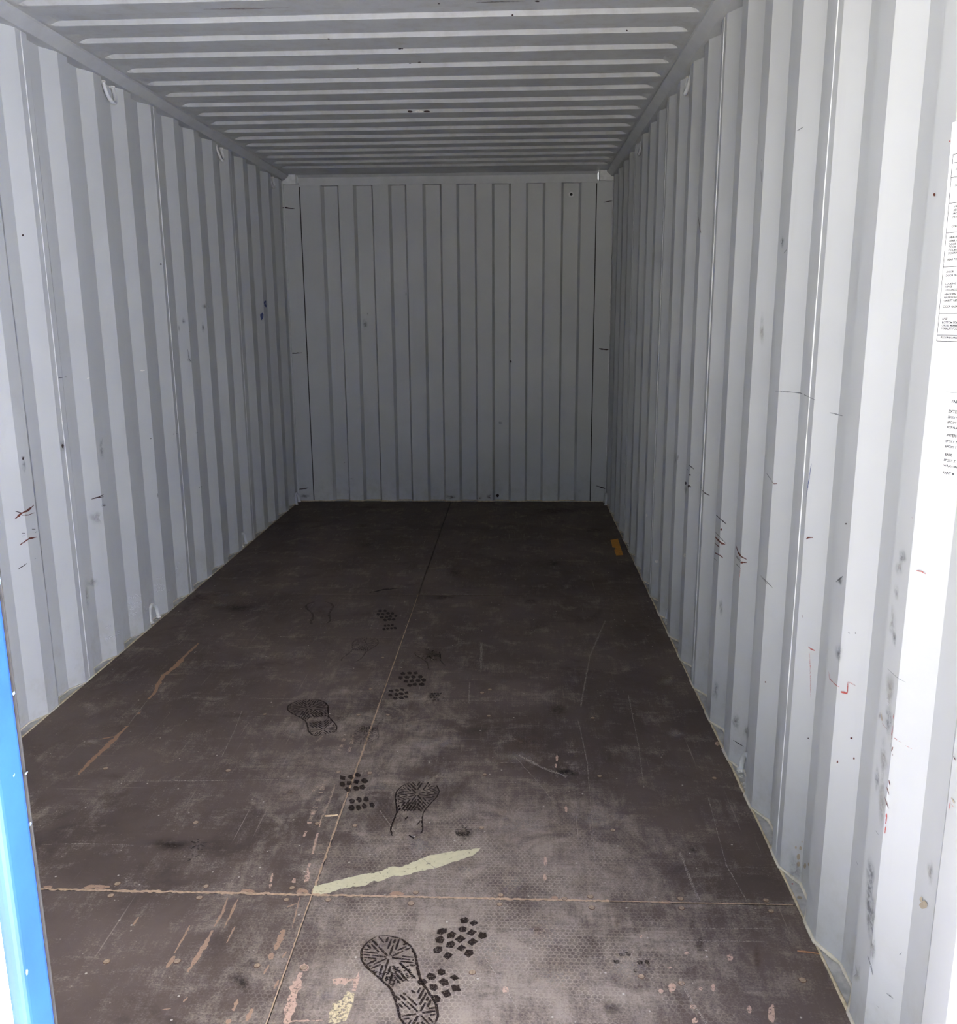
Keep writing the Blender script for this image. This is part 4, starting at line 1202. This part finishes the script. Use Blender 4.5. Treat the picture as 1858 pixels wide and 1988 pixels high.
def puv(px, py): return slope_uv(px, py)
# big technical sheet
ut, zt = puv(1851, 238); ub, zb_ = puv(1814, 669)
st1 = sticker('technical_sticker', ut, ub, zb_, zt, 0.05, 'white technical data sticker with ruled rows of small print on the right wall')
uT, zT = puv(1852.5, 300); uB, zB = puv(1820.5, 662)
def edge_u(z): return uB + (uT - uB) * (z - zB) / (zT - zB)
rule(st1, uB, zB, uT, zT)
UE = SL - 0.002
for py in (300, 317, 345, 395, 452.5, 518.5, 608.5, 650.5, 662):
    # height of this line where it meets the table edge
    pxx = 1852.5 + (1820.5 - 1852.5) * (py - 300) / 362.0
    u_, z_ = puv(pxx, py)
    rule(st1, edge_u(z_), z_, UE, z_)
rowsT = [('SIDE', 1857, 330), ('REAR', 1856, 362), ('FRONT', 1855, 403), ('SIDE', 1853, 410), ('FRONT', 1852, 417), ('FRONT', 1851, 424), ('CORNER', 1849, 442),
         ('HEADER', 1845, 463), ('REAR HEADER', 1845, 470), ('DOOR SILL', 1844, 476.5), ('DOOR SILL', 1843.5, 482), ('DOOR POST', 1843, 488), ('DOOR POST', 1842.5, 494), ('REAR POST', 1841, 506),
         ('DOOR', 1839, 530), ('DOOR FRAME', 1838, 537), ('LOCKING ROD', 1837, 553), ('HINGE', 1836.5, 559), ('LOCKING DEVICE', 1835.5, 565), ('HINGE PIN', 1835, 573.5), ('HANDLE HUB', 1834.5, 579.5), ('GASKET RET.', 1834, 585.5), ('DOOR GASKET', 1833, 597),
         ('BASE', 1831, 621), ('BOTTOM SIDE', 1830.5, 628), ('CROSS MEMBER', 1830, 633.5), ('FORKLIFT POC.', 1829, 639.5), ('FLOOR BOARD', 1828, 657)]
for s, px, py in rowsT:
    u_, z_ = puv(px, py)
    while len(s) > 2 and u_ + len(s) * 0.0033 > UE: s = s[:-1]
    text(st1, s.strip(), u_, z_, 0.0044)
# paint sheet
ut, zt = puv(1838, 762); ub, zb_ = puv(1824, 931)
st2 = sticker('paint_sticker', ut, ub, zb_, zt, 0.03, 'small white paint data sticker below the technical data sticker')
for s, px, py, sz in [('PAINT', 1849, 781.5, 0.0062), ('EXTERIOR', 1843, 801, 0.0066), ('EPOXY ZINC', 1842, 811.5, 0.0052), ('EPOXY PRIMER', 1841, 821.5, 0.0052), ('ACRYLIC', 1840, 831, 0.0052),
                      ('INTERIOR', 1839, 846.5, 0.0062), ('EPOXY ZINC', 1837.5, 858, 0.0052), ('EPOXY TOP', 1836.5, 868, 0.0052), ('BASE', 1835.5, 884, 0.0062), ('EPOXY ZINC', 1834, 894.5, 0.0052), ('WAXY UNDER', 1833.5, 905, 0.0052), ('PAINT MFR', 1832, 919, 0.0054)]:
    u_, z_ = puv(px, py)
    while len(s) > 2 and u_ + len(s) * sz * 0.72 > UE: s = s[:-1]
    text(st2, s.strip(), u_, z_, sz)

# ------------------------------------------------------------------ loose things on the floor
def flat_thing(name, pts, h, mat, label, cat):
    P = [fpt(*p) for p in pts]
    c = sum(P, Vector()) / len(P)
    bm = bmesh.new()
    a = [bm.verts.new((p.x - c.x, p.y - c.y, 0.0)) for p in P]
    b = [bm.verts.new((p.x - c.x, p.y - c.y, h)) for p in P]
    bm.faces.new(a[::-1]); bm.faces.new(b)
    for i in range(len(P)):
        bm.faces.new((a[i], a[(i + 1) % len(P)], b[(i + 1) % len(P)], b[i]))
    o = from_bm(name, bm, mat)
    o.location = (c.x, c.y, 0.0002)
    return tag(o, label, cat)
flat_thing('tape_strip', zr((226, 988), (262, 980), (296, 974), (322, 1055), (348, 1132), (312, 1134), (280, 1136), (262, 1085), (275, 1060), (244, 1058), (236, 1020)), 0.0012, 'tape', 'faded yellow tape strip stuck to the floor beside the right wall', 'tape')
def stick(name, pts, r0, mat, label, cat):
    P = [fpt(*p) for p in pts]
    c = P[0].copy()
    bm = bmesh.new()
    n = len(P)
    add_tube(bm, [(p.x - c.x, p.y - c.y, r0 * 0.8 + 0.0006 * math.sin(i * 2)) for i, p in enumerate(P)], [r0 * (0.6 + 0.5 * math.sin(math.pi * (i + 0.6) / n)) for i in range(n)], 6, 0.15, 0.8)
    o = from_bm(name, bm, mat, None, True)
    o.location = (c.x, c.y, 0.0)
    return tag(o, label, cat)
stick('wood_splinter', z2((485, 1803), (515, 1804), (550, 1799), (582, 1796)), 0.0026, 'splinter', 'pale wood splinter lying beside the centre floor joint', 'splinter')
stick('twig', zk((500, 1513), (540, 1517), (590, 1520), (642, 1530)), 0.0020, 'twig', 'thin brown twig lying against the right wall', 'twig')
